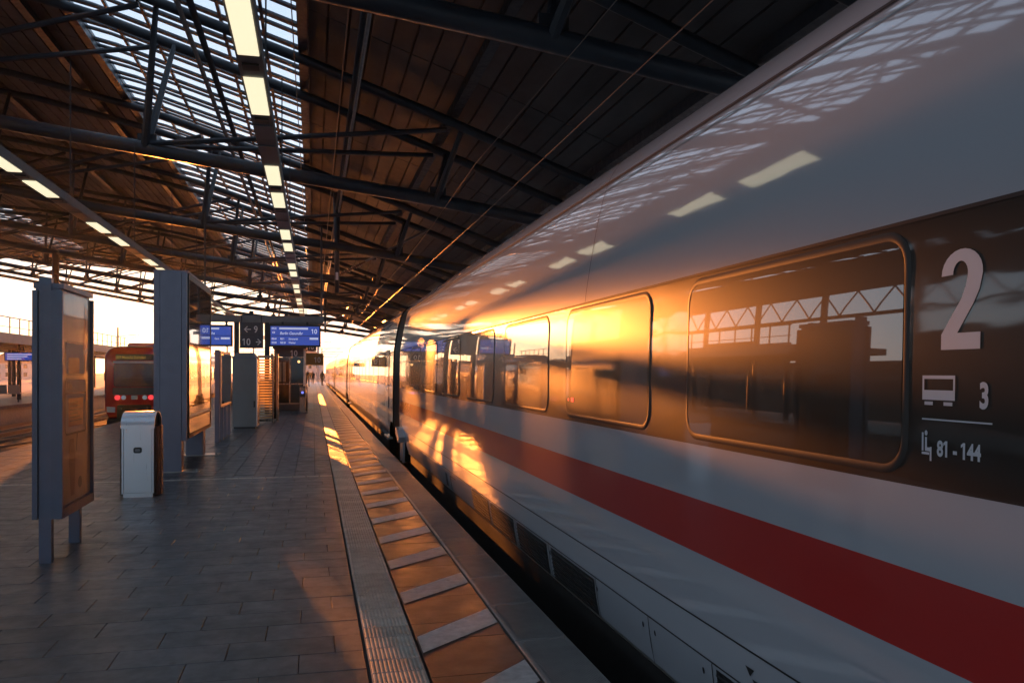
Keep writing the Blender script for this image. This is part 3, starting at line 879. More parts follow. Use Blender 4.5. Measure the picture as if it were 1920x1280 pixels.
# ------------------------------------------------------------------ near poster case on two posts
def poster_case():
    t = thing('poster_case', 'blue grey poster case on two posts, nearest at the left', 'display case', (-2.16, 8.08, 0))
    y0, y1 = -.51, .51
    box_part('post', M['frame_blue'], t, -.07, .025, y0 + .02, y0 + .09, 0, 2.39, bev=.004)
    box_part('post', M['frame_blue'], t, -.07, .025, y1 - .14, y1 - .07, 0, 2.37, bev=.004)
    # frame profiles
    box_part('frame_side', M['frame_blue'], t, .03, .115, y0, y0 + .035, .37, 2.28)
    box_part('frame_side', M['frame_blue'], t, .03, .115, y1 - .035, y1, .37, 2.28)
    box_part('frame_side', M['frame_blue'], t, -.115, -.075, y0, y0 + .035, .37, 2.28)
    box_part('frame_bottom', M['frame_blue'], t, -.115, .115, y0 + .035, y1 - .035, .37, .45)
    box_part('frame_top', M['frame_blue'], t, -.115, .115, y0 + .036, y1 - .036, 2.30, 2.345)
    box_part('case_back', M['frame_blue'], t, -.10, .085, y0 + .04, y1 - .04, .452, 2.298)
    box_part('poster_sheet', M['poster'], t, .0855, .092, y0 + .05, y1 - .05, .47, 2.28)
    X = .0935
    def P(u, v): return (X, y0 + .06 + u * .90, .48 + v * 1.78)
    def pol(name, m, lst, dx=0):
        b = MB()
        for pts in lst: b.poly([(P(u, v)[0] + dx, P(u, v)[1], P(u, v)[2]) for u, v in pts])
        return b.build(name, m, t)
    pol('poster_field', M['canopy'], [[(.12, .33), (.83, .33), (.83, .595), (.12, .595)], [(.14, .62), (.78, .62), (.78, .77), (.14, .77)]], -.0004)
    pol('poster_panel', M['ink_orange'], [[(.22, .36), (.74, .36), (.74, .50), (.22, .50)], [(.22, .62), (.6, .62), (.6, .70), (.22, .70)]])
    ol = []
    def bub(u0, u1, v0, v1, th):
        o_ = rounded_rect(u0, u1, v0, v1, .05, 4); i_ = rounded_rect(u0 + th, u1 - th, v0 + th * .6, v1 - th * .6, .04, 4)
        for i in range(len(o_)):
            j = (i + 1) % len(o_); ol.append([o_[i], o_[j], i_[j], i_[i]])
    bub(.10, .85, .32, .60, .018); bub(.12, .80, .61, .78, .014)
    ol.append([(.5, .32), (.54, .32), (.50, .24), (.46, .22)]); ol.append([(.1, .52), (.85, .52), (.85, .528), (.1, .528)])
    pol('speech_bubble', M['ink_dark'], ol, .0006)
    pol('poster_figure', M['ink_brown'], [[(.25, .30), (.40, .30), (.46, .20), (.42, .02), (.30, .02), (.24, .18)]]); pol('poster_patch', M['ink_orange'], [[(.74, .74), (.92, .76), (.92, .95), (.80, .97)]], .0002)
    pol('poster_emblem', M['ink_dark'], [[(.62 + .07 * math.cos(a), .07 + .03 * math.sin(a)) for a in [2 * math.pi * i / 14 for i in range(14)]]], .0004)
    text_mesh('poster_lettering', 'Uns', .11, M['ink_dark'], t, lambda u, v: (X + .0006, P(.18, 0)[1] + u, P(0, .54)[2] + v), .8, .004)
    for k in range(6):
        pol('print_line', M['ink_dark'], [[(.26, .385 + k * .018), (.70 - .08 * (k % 3), .385 + k * .018), (.70 - .08 * (k % 3), .391 + k * .018), (.26, .391 + k * .018)]], .0004)
    return t
poster_case()

# ------------------------------------------------------------------ litter bin
def litter_bin():
    t = thing('litter_bin', 'brushed steel litter bin with curved lid between the two display cases', 'bin', (-2.18, 11.3, 0))
    box_part('front_panel', M['steel_brushed'], t, -.165, .165, 0, .02, .06, .895, bev=.0)
    box_part('kick_plate', M['steel_brushed'], t, -.175, .175, .012, .03, .0, .055)
    box_part('corner_strip', M['steel_brushed'], t, -.19, -.17, -.004, .05, .05, .90)
    box_part('corner_strip', M['steel_brushed'], t, .17, .19, -.004, .05, .05, .90)
    out = [(-.185, .03), (.185, .03)]
    for i in range(9):
        a = R(-80 + 160 * i / 8); out.append((.185 + .065 * math.cos(a), .26 + .22 * math.sin(a)))
    out += [(.185, .49), (-.185, .49)]
    for i in range(9):
        a = R(100 + 160 * i / 8); out.append((-.185 + .065 * math.cos(a), .26 + .22 * math.sin(a)))
    b = MB(); b.prism(out, 2, .02, .90); o = b.build('body', M['bin_dark'], t); smooth_by_angle(o, 30)
    arch = []
    for i in range(13):
        a = R(180 - 180 * i / 12); arch.append((.255 + .265 * math.cos(a), .90 + .19 * math.sin(a)))
    b = MB(); inner = [(y * 1, z - .014) for y, z in reversed(arch)]
    inner = [(.255 + .25 * math.cos(R(180 * i / 12)), .90 + .176 * math.sin(R(180 * i / 12))) for i in range(13)]
    b.prism(arch + inner, 0, -.2, .2); o = b.build('lid', M['steel_brushed'], t); smooth_by_angle(o, 40)
    box_part('lid_rim', M['steel_brushed'], t, -.20, .20, -.012, .0, .88, .925)
    b = MB(); b.prism([(.02, .905)] + [(.255 + .24 * math.cos(R(180 - 180 * i / 10)), .906 + .165 * math.sin(R(180 - 180 * i / 10))) for i in range(11)], 0, -.16, .16); b.build('lid_inner', M['black'], t)
    rr = rounded_rect(-.05, .05, .565, .64, .025, 4); b = MB(); b.prism(rr, 1, -.010, .001); b.build('lock_plate', M['black'], t)
    b = MB(); b.prism(rounded_rect(-.03, .03, .585, .62, .012, 4), 1, -.014, -.0105); b.build('lock_slot', M['steel_grey'], t)
    # vertical word on the right side
    text_mesh('lettering', 'Abfall', .17, M['black'], t, lambda u, v: (.2535 - .9 * (v / .17 - .36) ** 2 * .02, .26 - (v - .06) * 1.0 , .30 + u), 1.0, .004)
    return t
litter_bin()

# ------------------------------------------------------------------ tall display case
def tall_case():
    t = thing('tall_display_case', 'tall silver display case with glass face beside the bin', 'display case', (-2.2, 14.0, 0))
    L = 3.05
    box_part('end_panel', M['frame_lav'], t, -.172, .145, 0, .26, 0, 3.20)
    box_part('end_strip', M['frame_lav'], t, -.27, -.178, .012, .30, 0, 3.20)
    box_part('end_strip', M['frame_lav'], t, .151, .225, .008, .12, .50, 3.20)
    box_part('cabinet', M['frame_lav'], t, -.255, .225, .305, L, .52, 3.19)
    box_part('leg', M['frame_lav'], t, -.17, .145, L - .35, L - .05, 0, .519)
    box_part('base_plate', M['metal_lip'], t, -.32, .42, -.06, .34, 0, .012)
    box_part('base_plate', M['metal_lip'], t, -.32, .42, L - .42, L + .03, 0, .012)
    for (x, y) in ((.38, .0), (.38, L - .36)): MB().tube([(x, y, .012), (x, y, .045)], .018, 6).build('anchor_bolt', M['metal_lip'], t)
    # glass face in a frame, upper and lower pane
    f = link('glass_front', None, t)
    box_part('pane', M['poster_glass'], f, .2255, .238, .16, L - .05, .86, 3.10)
    box_part('pane', M['poster_glass'], f, .2255, .236, .16, L - .05, .60, .835)
    for (y0, y1, z0, z1) in ((.122, .16, .53, 3.19), (L - .05, L, .53, 3.19), (.16, L - .05, 3.10, 3.19), (.16, L - .05, .53, .60), (.16, L - .05, .836, .859)):
        box_part('frame', M['coach_rubber'], f, .2255, .246, y0, y1, z0, z1)
    box_part('top_cap', M['frame_lav'], t, -.27, .245, .0, L, 3.202, 3.222)
    return t
tall_case()

# ------------------------------------------------------------------ timetable frame, cabinets, louvre screen and so on
def timetable():
    t = thing('timetable_stand', 'narrow timetable stand with four posts behind the tall display case', 'timetable', (-2.12, 19.6, 0))
    for k in range(4): box_part('post', M['frame_lav'], t, -.05, .05, k * .82, k * .82 + .08, 0, 2.1 if k in (0, 3) else .80)
    box_part('case', M['frame_lav'], t, -.06, .06, .085, 2.455, .80, 2.08)
    box_part('pane', M['poster_glass'], t, .0605, .072, .14, 2.40, .86, 2.02)
    box_part('frame_bottom', M['metal_lip'], t, .0605, .08, .085, 2.455, .80, .855)
    box_part('frame_side', M['metal_lip'], t, .0605, .08, .085, .138, .857, 2.08)
    return t
timetable()
def cabinet():
    t = thing('grey_cabinet', 'plain grey steel cabinet with sloping top, back to the camera', 'cabinet', (-1.9, 24.3, 0))
    b = MB(); b.prism([(-.32, .05), (.32, .05), (.32, 2.0), (.22, 2.14), (-.22, 2.14), (-.32, 2.0)], 1, 0, 1.15); b.build('body', M['cab_grey'], t)
    box_part('plinth', M['black'], t, -.29, .29, .03, 1.1, 0, .05)
    box_part('top_cap', M['frame_lav'], t, -.335, .335, -.015, 1.17, 1.985, 2.015)
    box_part('side_panel', M['bin_dark'], t, .3205, .345, .06, 1.1, .1, 1.95)
    box_part('side_strip', M['steel_brushed'], t, .322, .352, -.005, .055, .06, 1.97)
    box_part('lock_plate', M['black'], t, .25, .29, -.012, 0, .60, .78)
    return t
cabinet()
def louvre_screen():
    t = thing('louvre_screen', 'narrow louvred screen of glowing horizontal slats beside the grey cabinet', 'screen', (-1.47, 27.0, 0))
    for x in (-.24, .20): box_part('post', M['bin_dark'], t, x, x + .05, -.04, .06, 0, 2.12)
    box_part('top_rail', M['bin_dark'], t, -.19, .20, -.03, .05, 2.04, 2.12)
    box_part('bottom_rail', M['bin_dark'], t, -.19, .20, -.03, .05, .04, .12)
    for k in range(22):
        z = .14 + k * .086
        b = MB(); b.prism([(-.03, z), (-.022, z), (.035, z + .050), (.027, z + .050)], 0, -.188, .198); b.build('slat', M['louvre'], t)
    return t
louvre_screen()
def portal_frame():
    t = thing('dark_door_frame', 'pair of dark steel posts standing right of the louvred screen', 'frame', (-1.27, 28.1, 0))
    for x in (-.10, .07): box_part('post', M['bin_dark'], t, x, x + .07, 0, .4, 0, 2.2, bev=.01)
    box_part('panel', M['glass_dark'], t, -.03, .07, .15, .22, .05, 2.1)
    return t
portal_frame()
def lift_kiosk():
    t = thing('glass_lift', 'dark glass lift cabin with an orange lit corner post behind the display sign', 'lift', (-.95, 34.9, 0))
    W, D, H = .62, 2.6, 2.55
    for x in (-W, W - .07):
        for y in (0, D - .07): box_part('corner_post', M['bin_dark'] if x < 0 else M['metal_lip'], t, x, x + .07, y, y + .07, 0, H)
    box_part('roof_cap', M['dark_sign'], t, -W - .05, W + .05, -.05, D + .05, H, H + .28)
    box_part('base', M['black'], t, -W, W, -.01, D, 0, .30)
    for x0, x1 in ((-W + .075, -.02), (.02, W - .075)): box_part('pane', M['glass_dark'], t, x0, x1, .02, .03, .31, H - .35)
    box_part('mullion', M['bin_dark'], t, -.018, .018, 0, .06, .301, H - .3)
    box_part('transom', M['bin_dark'], t, -W + .071, W - .071, -.005, .05, 1.08, 1.13)
    box_part('sign_panel', M['dark_sign'], t, -W + .071, W - .071, -.01, .05, H - .34, H - .001)
    text_mesh('lettering', '10', .34, M['white_print'], t, lambda u, v: (.02 + u, -.013, H - .30 + v), .85, .004)
    for x in (-.45, -.28): box_part('notice', M['poster'], t, x, x + .12, .012, .019, 1.2, 2.0)
    MB().tube([(.36, -.02, 2.02), (.36, .03, 2.02)], .055, 12).build('lamp', M['warm_lamp'], t)
    return t
lift_kiosk()
def lift_shaft():
    t = thing('stair_enclosure', 'dark stair enclosure with glass sides beyond the lift cabin', 'stair enclosure', (-2.6, 39.0, 0))
    box_part('parapet', M['cab_grey'], t, -1.3, -1.2, 0, 12, 0, 1.1); box_part('parapet', M['cab_grey'], t, 1.2, 1.3, 0, 12, 0, 1.1)
    box_part('parapet', M['cab_grey'], t, -1.198, 1.198, 11.9, 12, 0, 1.1)
    for k in range(6):
        for x in (-1.27, 1.23): MB().box(x, x + .04, .1 + k * 2.3, .14 + k * 2.3, 1.1, 2.35).build('post', M['bin_dark'], t)
    for x in (-1.26, 1.24): MB().tube([(x + .01, .1, 2.35), (x + .01, 11.9, 2.35)], .03, 8).build('handrail', M['metal_lip'], t)
    return t
lift_shaft()
def validator():
    t = thing('ticket_validator', 'small steel ticket pillar with a blue lamp in front of the lift', 'ticket validator', (-.42, 33.0, 0))
    b = MB(); b.prism([(-.02, 0), (.20, 0), (.20, .95), (.12, 1.05), (-.02, .98)], 0, -.11, .11); b.build('body', M['bin_dark'], t)
    box_part('screen', M['black'], t, -.10, .10, -.028, -.021, .62, .86)
    MB().tube([(.0, -.05, .80), (.0, -.029, .80)], .05, 10).build('lamp', M['blue_lamp'], t)
    box_part('foot', M['steel_grey'], t, -.2, .2, -.06, .24, 0, .03)
    return t
validator()
def hoop(y, label):
    t = thing('hoop_rail', label, 'rail', (-.28, y, 0), 'hoop rails beside the lift')
    pts = [(0, 0, 0), (0, 0, .85)] + [(0, .25 - .25 * math.cos(R(a)), .85 + .22 * math.sin(R(a))) for a in range(20, 180, 20)] + [(0, .5, .85), (0, .5, 0)]
    MB().tube(pts, .028, 8).build('hoop', M['steel_brushed'], t, smooth=True)
    MB().tube([(0, .01, .45), (0, .49, .45)], .018, 6).build('cross_bar', M['steel_brushed'], t)
hoop(35.2, 'bright steel hoop rail nearest the lift corner'); hoop(37.0, 'steel hoop rail behind the nearest one')

# ------------------------------------------------------------------ overhead sign portal with displays
def sign_portal():
    t = thing('sign_portal', 'grey steel sign beam across the platform on two posts', 'sign portal', (0, 33.0, 0))
    box_part('beam', M['steel_grey'], t, -4.15, .38, -.12, .12, 3.50, 3.76)
    for x in (-2.95, -1.83): box_part('post', M['steel_dark'], t, x, x + .18, -.09, .09, 0, 3.499)
    box_part('back_plate', M['steel_grey'], t, -1.62, .25, .02, .06, 3.44, 3.499)
    for x in (-2.4, -1.1):
        MB().box(x, x + .16, -.08, .08, 3.761, 3.93).build('bracket', M['steel_dark'], t)
    MB().tube([(.30, 0, 3.76), (.30, 0, 7.3)], .035, 8).build('hanger', M['steel_dark'], t)
    MB().tube([(-4.0, 0, 3.76), (-4.0, 0, 7.8)], .035, 8).build('hanger', M['steel_dark'], t)
    return t
sign_portal()
def display(x0, x1, z0, z1, label, num, dest, small, numleft=False):
    t = thing('departure_display', label, 'departure display', ((x0 + x1) / 2, 32.7, z0), 'blue departure displays')
    w_ = (x1 - x0) / 2; h_ = z1 - z0
    box_part('housing', M['black'], t, -w_, w_, 0, .16, 0, h_)
    box_part('hanger', M['steel_dark'], t, -.5, -.42, .04, .1, h_, 3.52 - z0); box_part('hanger', M['steel_dark'], t, .42, .5, .04, .1, h_, 3.52 - z0)
    s1 = box_part('screen', M['lcd'], t, -w_ + .06, w_ - .06, -.006, -.0005, h_ * .51, h_ - .07)
    s2 = box_part('screen', M['lcd'], t, -w_ + .06, w_ - .06, -.006, -.0005, .07, h_ * .485)
    def T(body, size, u0, v0, sx=.8, bold=.003, shear=0): return text_mesh('lettering', body, size, M['lcd_white'], t, lambda u, v: (u0 + u, -.009, v0 + v), sx, bold, 'LEFT', shear)
    T(num, .25, (w_ - .36) if not numleft else (-w_ + .1), h_ * .60, .9, .003)
    T(dest, .15, -w_ + .40, h_ * .55, .85, .002, .25)
    def bar(u0, u1, v0, v1):
        b = MB(); b.poly([(u0, -.009, v0), (u1, -.009, v0), (u1, -.009, v1), (u0, -.009, v1)]); b.build('text_bar', M['lcd_white'], t)
    bar(-w_ + .38, w_ - .48, h_ * .78, h_ * .86)
    T(small[0], .10, -w_ + .10, h_ * .78, .8); T(small[1], .09, -w_ + .12, h_ * .60, .8)
    for i, (a, b_, c_) in enumerate(small[2]):
        v = h_ * (.32 - .17 * i)
        T(a, .10, -w_ + .10, v, .8); T(b_, .10, -w_ + .42, v, .8); T(c_, .10, -w_ + .72, v, .8, .002, .2)
    bar(w_ - .42, w_ - .10, h_ * .33, h_ * .42)
    return t
display(-1.66, .27, 2.56, 3.42, 'blue departure display showing platform 10', '10', 'Berlin Gesundbr', ('09:32', 'ICE', (('09:44', 'RE 1', 'Sömmerda'), ('09:58', 'RB 20', 'Weimar'))))
display(-4.35, -2.98, 2.56, 3.38, 'blue departure display with mirrored number, half hidden behind the tall display case', '01', 'Gotha', ('09:36', 'RE', (('09:50', 'RB', 'Gera'),)), True)  # number reversed to imitate the platform display's reflection in glass
def hung_sign(name, label, x, y, z, w_, h_, lines, m='dark_sign'):
    t = thing(name, label, 'sign', (x, y, z), 'platform number signs')
    box_part('panel', M[m], t, -w_ / 2, w_ / 2, 0, .08, 0, h_)
    box_part('hanger', M['steel_dark'], t, -w_ / 2 + .05, -w_ / 2 + .09, .02, .06, h_, h_ + .25); box_part('hanger', M['steel_dark'], t, w_ / 2 - .09, w_ / 2 - .05, .02, .06, h_, h_ + .25)
    for body, u, v, s in lines: text_mesh('lettering', body, s, M['white_print'], t, lambda a, b, u=u, v=v: (u + a, -.003, v + b), .85, .004)
    return t
def arrow(parent, u0, u1, v, w_=.03):
    b = MB(); d = 1 if u1 > u0 else -1
    b.poly([(u0, -.003, v - w_/2), (u1, -.003, v - w_/2), (u1, -.003, v + w_/2), (u0, -.003, v + w_/2)])
    for s in (-1, 1): b.poly([(u1, -.0036, v - .02*s), (u1 + d*.02, -.0036, v), (u1 - d*.10, -.0036, v + s*.12), (u1 - d*.13, -.0036, v + s*.10)])
    b.build('arrow', M['white_print'], parent)
s = hung_sign('wayfinding_sign', 'dark direction sign with 9 above 10 between the displays', -2.30, 32.75, 2.50, .86, .99, (('9', .08, .60, .36), ('10', -.34, .12, .36)))
arrow(s, -.02, -.26, .72); arrow(s, .16, .34, .24)
box_part('divider', M['black'], s, -.43, .43, -.003, -.001, .485, .50)
hung_sign('platform_sign', 'small brown sign with 10 hanging past the blue platform 10 display', .02, 44.0, 1.95, .95, .62, (('10', .0, .14, .40),), 'yellow')
hung_sign('platform_sign', 'dark sign with 10 low under the departure display', -.35, 47.0, 2.75, 1.0, .5, (('10', .05, .1, .36),))
hung_sign('platform_sign', 'far blue sign hanging over the end of the platform', -.3, 75.0, 2.2, 1.4, .4, (), 'blue_paint')

# ------------------------------------------------------------------ red regional train
def red_train():
    t = thing('regional_train', 'red regional train with two red tail lamps on the left track', 'train', (TR9, 40.0, 0))
    def ring(y, hw, top, bot, rt):
        pts = []
        for i in range(9):
            a = R(90 * i / 8); pts.append((hw - rt + rt * math.cos(R(90 * i / 8)), y, top - rt * .8 + rt * .8 * math.sin(a)))
        right = [(hw * .86, y, bot), (hw * .985, y, bot + .35), (hw, y, bot + 1.1)] + pts
        return right + [(-x, yy, z) for x, yy, z in reversed(right)]
    rings = [ring(-.02, 1.16, 2.52, -.25, .6), ring(.10, 1.26, 2.66, -.42, .62), ring(.35, 1.31, 2.74, -.52, .62), ring(.9, 1.35, 2.78, -.56, .6), ring(24, 1.35, 2.78, -.56, .6)]
    b = MB(); k = len(rings[0])
    for r_ in rings: b.v += r_
    for j in range(len(rings) - 1):
        for i in range(k):
            i2 = (i + 1) % k; b.face(j*k + i, j*k + i2, (j+1)*k + i2, (j+1)*k + i)
    b.face(*reversed(range(k))); b.face(*[(len(rings)-1)*k + i for i in range(k)])
    o = b.build('body', M['train_red'], t); smooth_by_angle(o, 40)
    def front(name, m, pts, y0, y1): MB().prism(pts, 1, y0, y1).build(name, m, t)
    front('windscreen', M['glass_dark'], rounded_rect(-.86, .86, .92, 1.98, .12, 5), -.055, .01)
    front('windscreen_sill', M['black'], rounded_rect(-.9, .9, .56, .90, .06, 4), -.045, .01)
    front('wiper_bar', M['black'], [(-.5, 1.30), (.75, 1.36), (.75, 1.38), (-.5, 1.32)], -.075, -.06)
    front('header_strip', M['train_grey'], rounded_rect(-.88, .88, 1.99, 2.09, .03, 3), -.06, .01)
    front('destination_box', M['black'], rounded_rect(-.78, .82, 2.12, 2.40, .05, 4), -.05, .03)
    text_mesh('destination_lettering', 'RE1 Mauncha Ebersdorf', .185, M['amber'], t, lambda u, v: (-.74 + u, -.053, 2.19 + v), .68, .003)
    for s_ in (-1, 1):
        MB().tube([(s_ * .70, -.10, .45), (s_ * .70, .02, .45)], .115, 14).build('tail_lamp', M['tail'], t)
        MB().tube([(s_ * .44, -.09, .45), (s_ * .44, .02, .45)], .10, 14).build('headlight', M['steel_brushed'], t)
        front('corner_fender', M['train_grey'], [(s_ * .80, -.22), (s_ * 1.14, -.20), (s_ * 1.15, .05), (s_ * .80, .02)], -.05, .02)
        MB().tube([(s_ * .55, -.25, -.05), (s_ * .55, .1, -.05)], .05, 8).build('buffer_strut', M['black'], t)
        MB().box(s_ * 1.36 - .04, s_ * 1.36 + .04, .6, .8, 1.2, 1.6).build('mirror', M['black'], t)
    front('logo_plate', M['train_grey'], rounded_rect(-.13, .13, .36, .54, .02, 3), -.04, .01)
    front('coupler_recess', M['under'], rounded_rect(-.72, .72, -.55, .12, .1, 4), -.06, .05)
    MB().box(-.18, .18, -.45, 0, -.32, -.08, bev=.04).build('coupler', M['under'], t)
    MB().box(-1.15, 1.15, -.0, .5, -.75, -.5, bev=.06).build('snow_plough', M['under'], t)
    MB().box(-.6, .6, 1.5, 4, 2.76, 2.95, bev=.08).build('roof_unit', M['train_red'], t); MB().box(-1.0, 1.0, 10, 15, 2.70, 3.22, bev=.15).build('roof_unit', M['train_grey'], t)  # rear grey unit is added to block low sun from the foreground paving
    MB().box(-1.1, 1.1, .8, 23, -.7, -.5).build('underframe', M['under'], t)
    for k in range(6):
        y0 = 2.2 + k * 3.2
        box_part('side_window', M['glass_dark'], t, 1.345, 1.362, y0, y0 + 2.1, 1.05, 1.85)
    return t
red_train()

# ------------------------------------------------------------------ far platform: canopy, columns, signs, seats
def canopy():
    t = thing('platform_canopy', 'pale flat canopy with railing on the far left platform', 'canopy', (-17.8, 30, 0))
    box_part('canopy_roof', M['canopy'], t, -2.2, 2.3, 0, 46, 3.25, 3.55)
    box_part('canopy_edge', M['canopy'], t, 2.302, 2.42, 0, 46, 3.10, 3.62)
    for k in range(7): MB().tube([(1.2, 2 + k * 7, 0), (1.2, 2 + k * 7, 3.25)], .12, 10).build('column', M['steel_dark'], t)
    for k in range(7): MB().tube([(-1.3, 2 + k * 7, 0), (-1.3, 2 + k * 7, 3.25)], .12, 10).build('column', M['steel_dark'], t)
    for k in range(31): MB().box(2.2, 2.25, .3 + k * 1.5, .35 + k * 1.5, 3.55, 4.45).build('railing_post', M['steel_dark'], t)
    MB().box(2.2, 2.25, .2, 46, 4.45, 4.50).build('railing_bar', M['steel_dark'], t); MB().box(2.205, 2.245, .2, 46, 3.95, 3.98).build('railing_bar', M['steel_dark'], t)
    MB().box(-1.0, 1.2, 0, 46, 3.0, 3.2).build('duct', M['steel_dark'], t)
    return t
canopy()
def far_curved_canopy():
    t = thing('curved_canopy', 'long white curved canopy roof far left behind the red train', 'canopy', (-24.5, 48, 0))
    b = MB(); pts = [(-2.2 + 4.4 * i / 10, 3.5 + .7 * math.sin(math.pi * i / 10)) for i in range(11)]
    b.prism(pts + [(x, z - .2) for x, z in reversed(pts)], 1, 0, 80); b.build('canopy_roof', M['canopy'], t)
    for k in range(9): MB().tube([(0, 1 + k * 9, -1.1), (0, 1 + k * 9, 4)], .14, 8).build('column', M['steel_dark'], t)
    return t
far_curved_canopy()
def blue_disp(x, y, label):
    t = thing('departure_display', label, 'departure display', (x, y, 2.2), 'blue departure displays')
    box_part('housing', M['black'], t, -.95, .95, 0, .15, 0, .5); box_part('screen', M['lcd'], t, -.9, .9, -.006, 0, .05, .45)
    box_part('hanger', M['steel_dark'], t, -.05, .05, .04, .09, .5, 1.0)
    for k in range(3): box_part('text_bar', M['lcd_white'], t, -.8, -.1 + .3 * k, -.01, -.007, .1 + .12 * k, .15 + .12 * k)
blue_disp(-16.6, 46.5, 'small blue display under the far left canopy'); blue_disp(-15.6, 50.5, 'small blue display beside the edge of the poster case')
t = thing('sector_sign', 'dark hanging sign reading 8 E under the far left canopy', 'sign', (-16.1, 46.0, 2.85))
box_part('panel', M['dark_sign'], t, -.35, .35, 0, .1, -.95, .9)
text_mesh('lettering', '8', .55, M['white_print'], t, lambda u, v: (-.16 + u, -.004, .25 + v), .9, .01); text_mesh('lettering', 'E', .5, M['white_print'], t, lambda u, v: (-.15 + u, -.004, -.55 + v), .9, .01)
def seat_row(y, label):
    t = thing('bench', label, 'bench', (-15.9, y, 0), 'wire benches on the far platform')
    for k in range(3):
        x = -.6 + k * .6
        b = MB(); b.prism([(-.05, .44), (.42, .47), (.42, .50), (-.02, .47), (-.14, .92), (-.17, .92)], 0, x - .26, x + .26); b.build('seat', M['chair'], t)
    for x in (-.7, .7): MB().tube([(x, .2, 0), (x, .2, .45)], .03, 6).build('leg', M['steel_dark'], t)
seat_row(43.6, 'grey wire bench under the far left canopy'); seat_row(48.2, 'grey wire bench beside the poster case edge on the far platform')
t = thing('waiting_shelter', 'bluish glass shelter on the far left platform', 'shelter', (-18.2, 47.5, 0))
box_part('wall_panel', M['blue_paint'], t, -1.2, -.25, 0, .1, .3, 2.1); box_part('wall_panel', M['blue_paint'], t, -.15, 1.1, 0, .1, .3, 2.1); box_part('frame', M['steel_grey'], t, -1.25, 1.2, -.02, .12, 2.1, 2.3)
for x in (-1.25, 1.15): box_part('post', M['steel_grey'], t, x, x + .06, -.02, .1, 0, 2.1)
# hanging railway signal
t = thing('railway_signal', 'dark three lamp railway signal hanging high at the far left', 'railway signal', (-17.55, 52, 0))
MB().tube([(0, 0, 4.9), (0, 0, 9.9)], .018, 6).build('hanger_rod', M['steel_dark'], t)
for k in range(3):
    b = MB(); z = 5.05 + k * .3
    b.prism(rounded_rect(-.14, .14, z - .13, z + .13, .08, 4), 1, -.06, .12); b.build('signal_head', M['black'], t)
    b = MB(); b.prism([(-.13, z + .12), (.13, z + .12), (.13, z + .09), (-.13, z + .09)], 1, -.28, -.06); b.build('hood', M['black'], t)

# ------------------------------------------------------------------ beyond the hall: masts, houses, trees
def mast(x, y, h_, label, arm=2.6):
    t = thing('catenary_mast', label, 'catenary mast', (x, y, -1.1), 'catenary masts beyond the roof')
    MB().tube([(0, 0, 0), (0, 0, h_)], [.17, .11], 8).build('mast', M['steel_grey'], t)
    MB().tube([(0, 0, h_ - 1.2), (arm, 0, h_ - .9)], .04, 6).build('cantilever', M['steel_dark'], t)
    MB().tube([(0, 0, h_ - 2.4), (arm, 0, h_ - 1.0)], .03, 6).build('cantilever_stay', M['steel_dark'], t)
mast(-25.2, 118, 8.6, 'thin catenary mast in the bright gap above the red train'); mast(-40, 135, 9, 'catenary mast at the far left edge of the sky', 3)
mast(-10.2, 150, 9, 'catenary mast behind the sign beam'); mast(.9, 160, 9.4, 'catenary mast at the far end of the platform', 2.4)
mast(.9, 215, 9.4, 'most distant catenary mast above the train head', 2.4)
def portal(y, z, label):
    t = thing('catenary_portal', label, 'catenary portal', (0, y, -1.1), 'catenary portals beyond the roof')
    for x in (-17, 9): MB().tube([(x, 0, 0), (x, 0, z + .3)], .16, 8).build('leg', M['steel_grey'], t)
    for dz in (0, .8): MB().tube([(-17, 0, z - dz), (9, 0, z - dz)], .06, 6).build('beam', M['steel_grey'], t)
    for k in range(26): MB().tube([(-17 + k, 0, z - (.8 if k % 2 else 0)), (-16 + k, 0, z - (0 if k % 2 else .8))], .03, 5).build('lattice_bar', M['steel_grey'], t)
portal(175, 7.6, 'lattice catenary portal past the end of the platform'); portal(240, 7.8, 'distant lattice catenary portal')
def house(x, y, w_, d, h_, label):
    t = thing('house', label, 'house', (x, y, -1.1), 'houses beyond the station')
    box_part('wall', M['house'], t, 0, w_, 0, d, 0, h_)
    b = MB(); b.prism([(-.4, h_ + .003), (w_ + .4, h_ + .003), (w_ / 2, h_ + w_ * .28)], 1, -.3, d + .3); b.build('roof', M['house_roof'], t)
    for i in range(int(w_ // 3)):
        for j in range(int(h_ // 3)):
            box_part('window', M['glass_dark'], t, 1 + i * 3, 2.2 + i * 3, -.03, .02, 1 + j * 3, 2.5 + j * 3)
for i, (x, y, w_, h_) in enumerate(((-150, 330, 22, 8), (-118, 340, 16, 6), (-60, 350, 18, 7), (-12, 340, 16, 9), (18, 330, 20, 9), (-190, 320, 24, 9))):
    house(x, y, w_, 12, h_, ('pale house far away on the left horizon', 'low house near the sun on the horizon', 'far house seen above the red train', 'far house behind the platform signs', 'far house beyond the train head', 'leftmost far house on the horizon')[i])
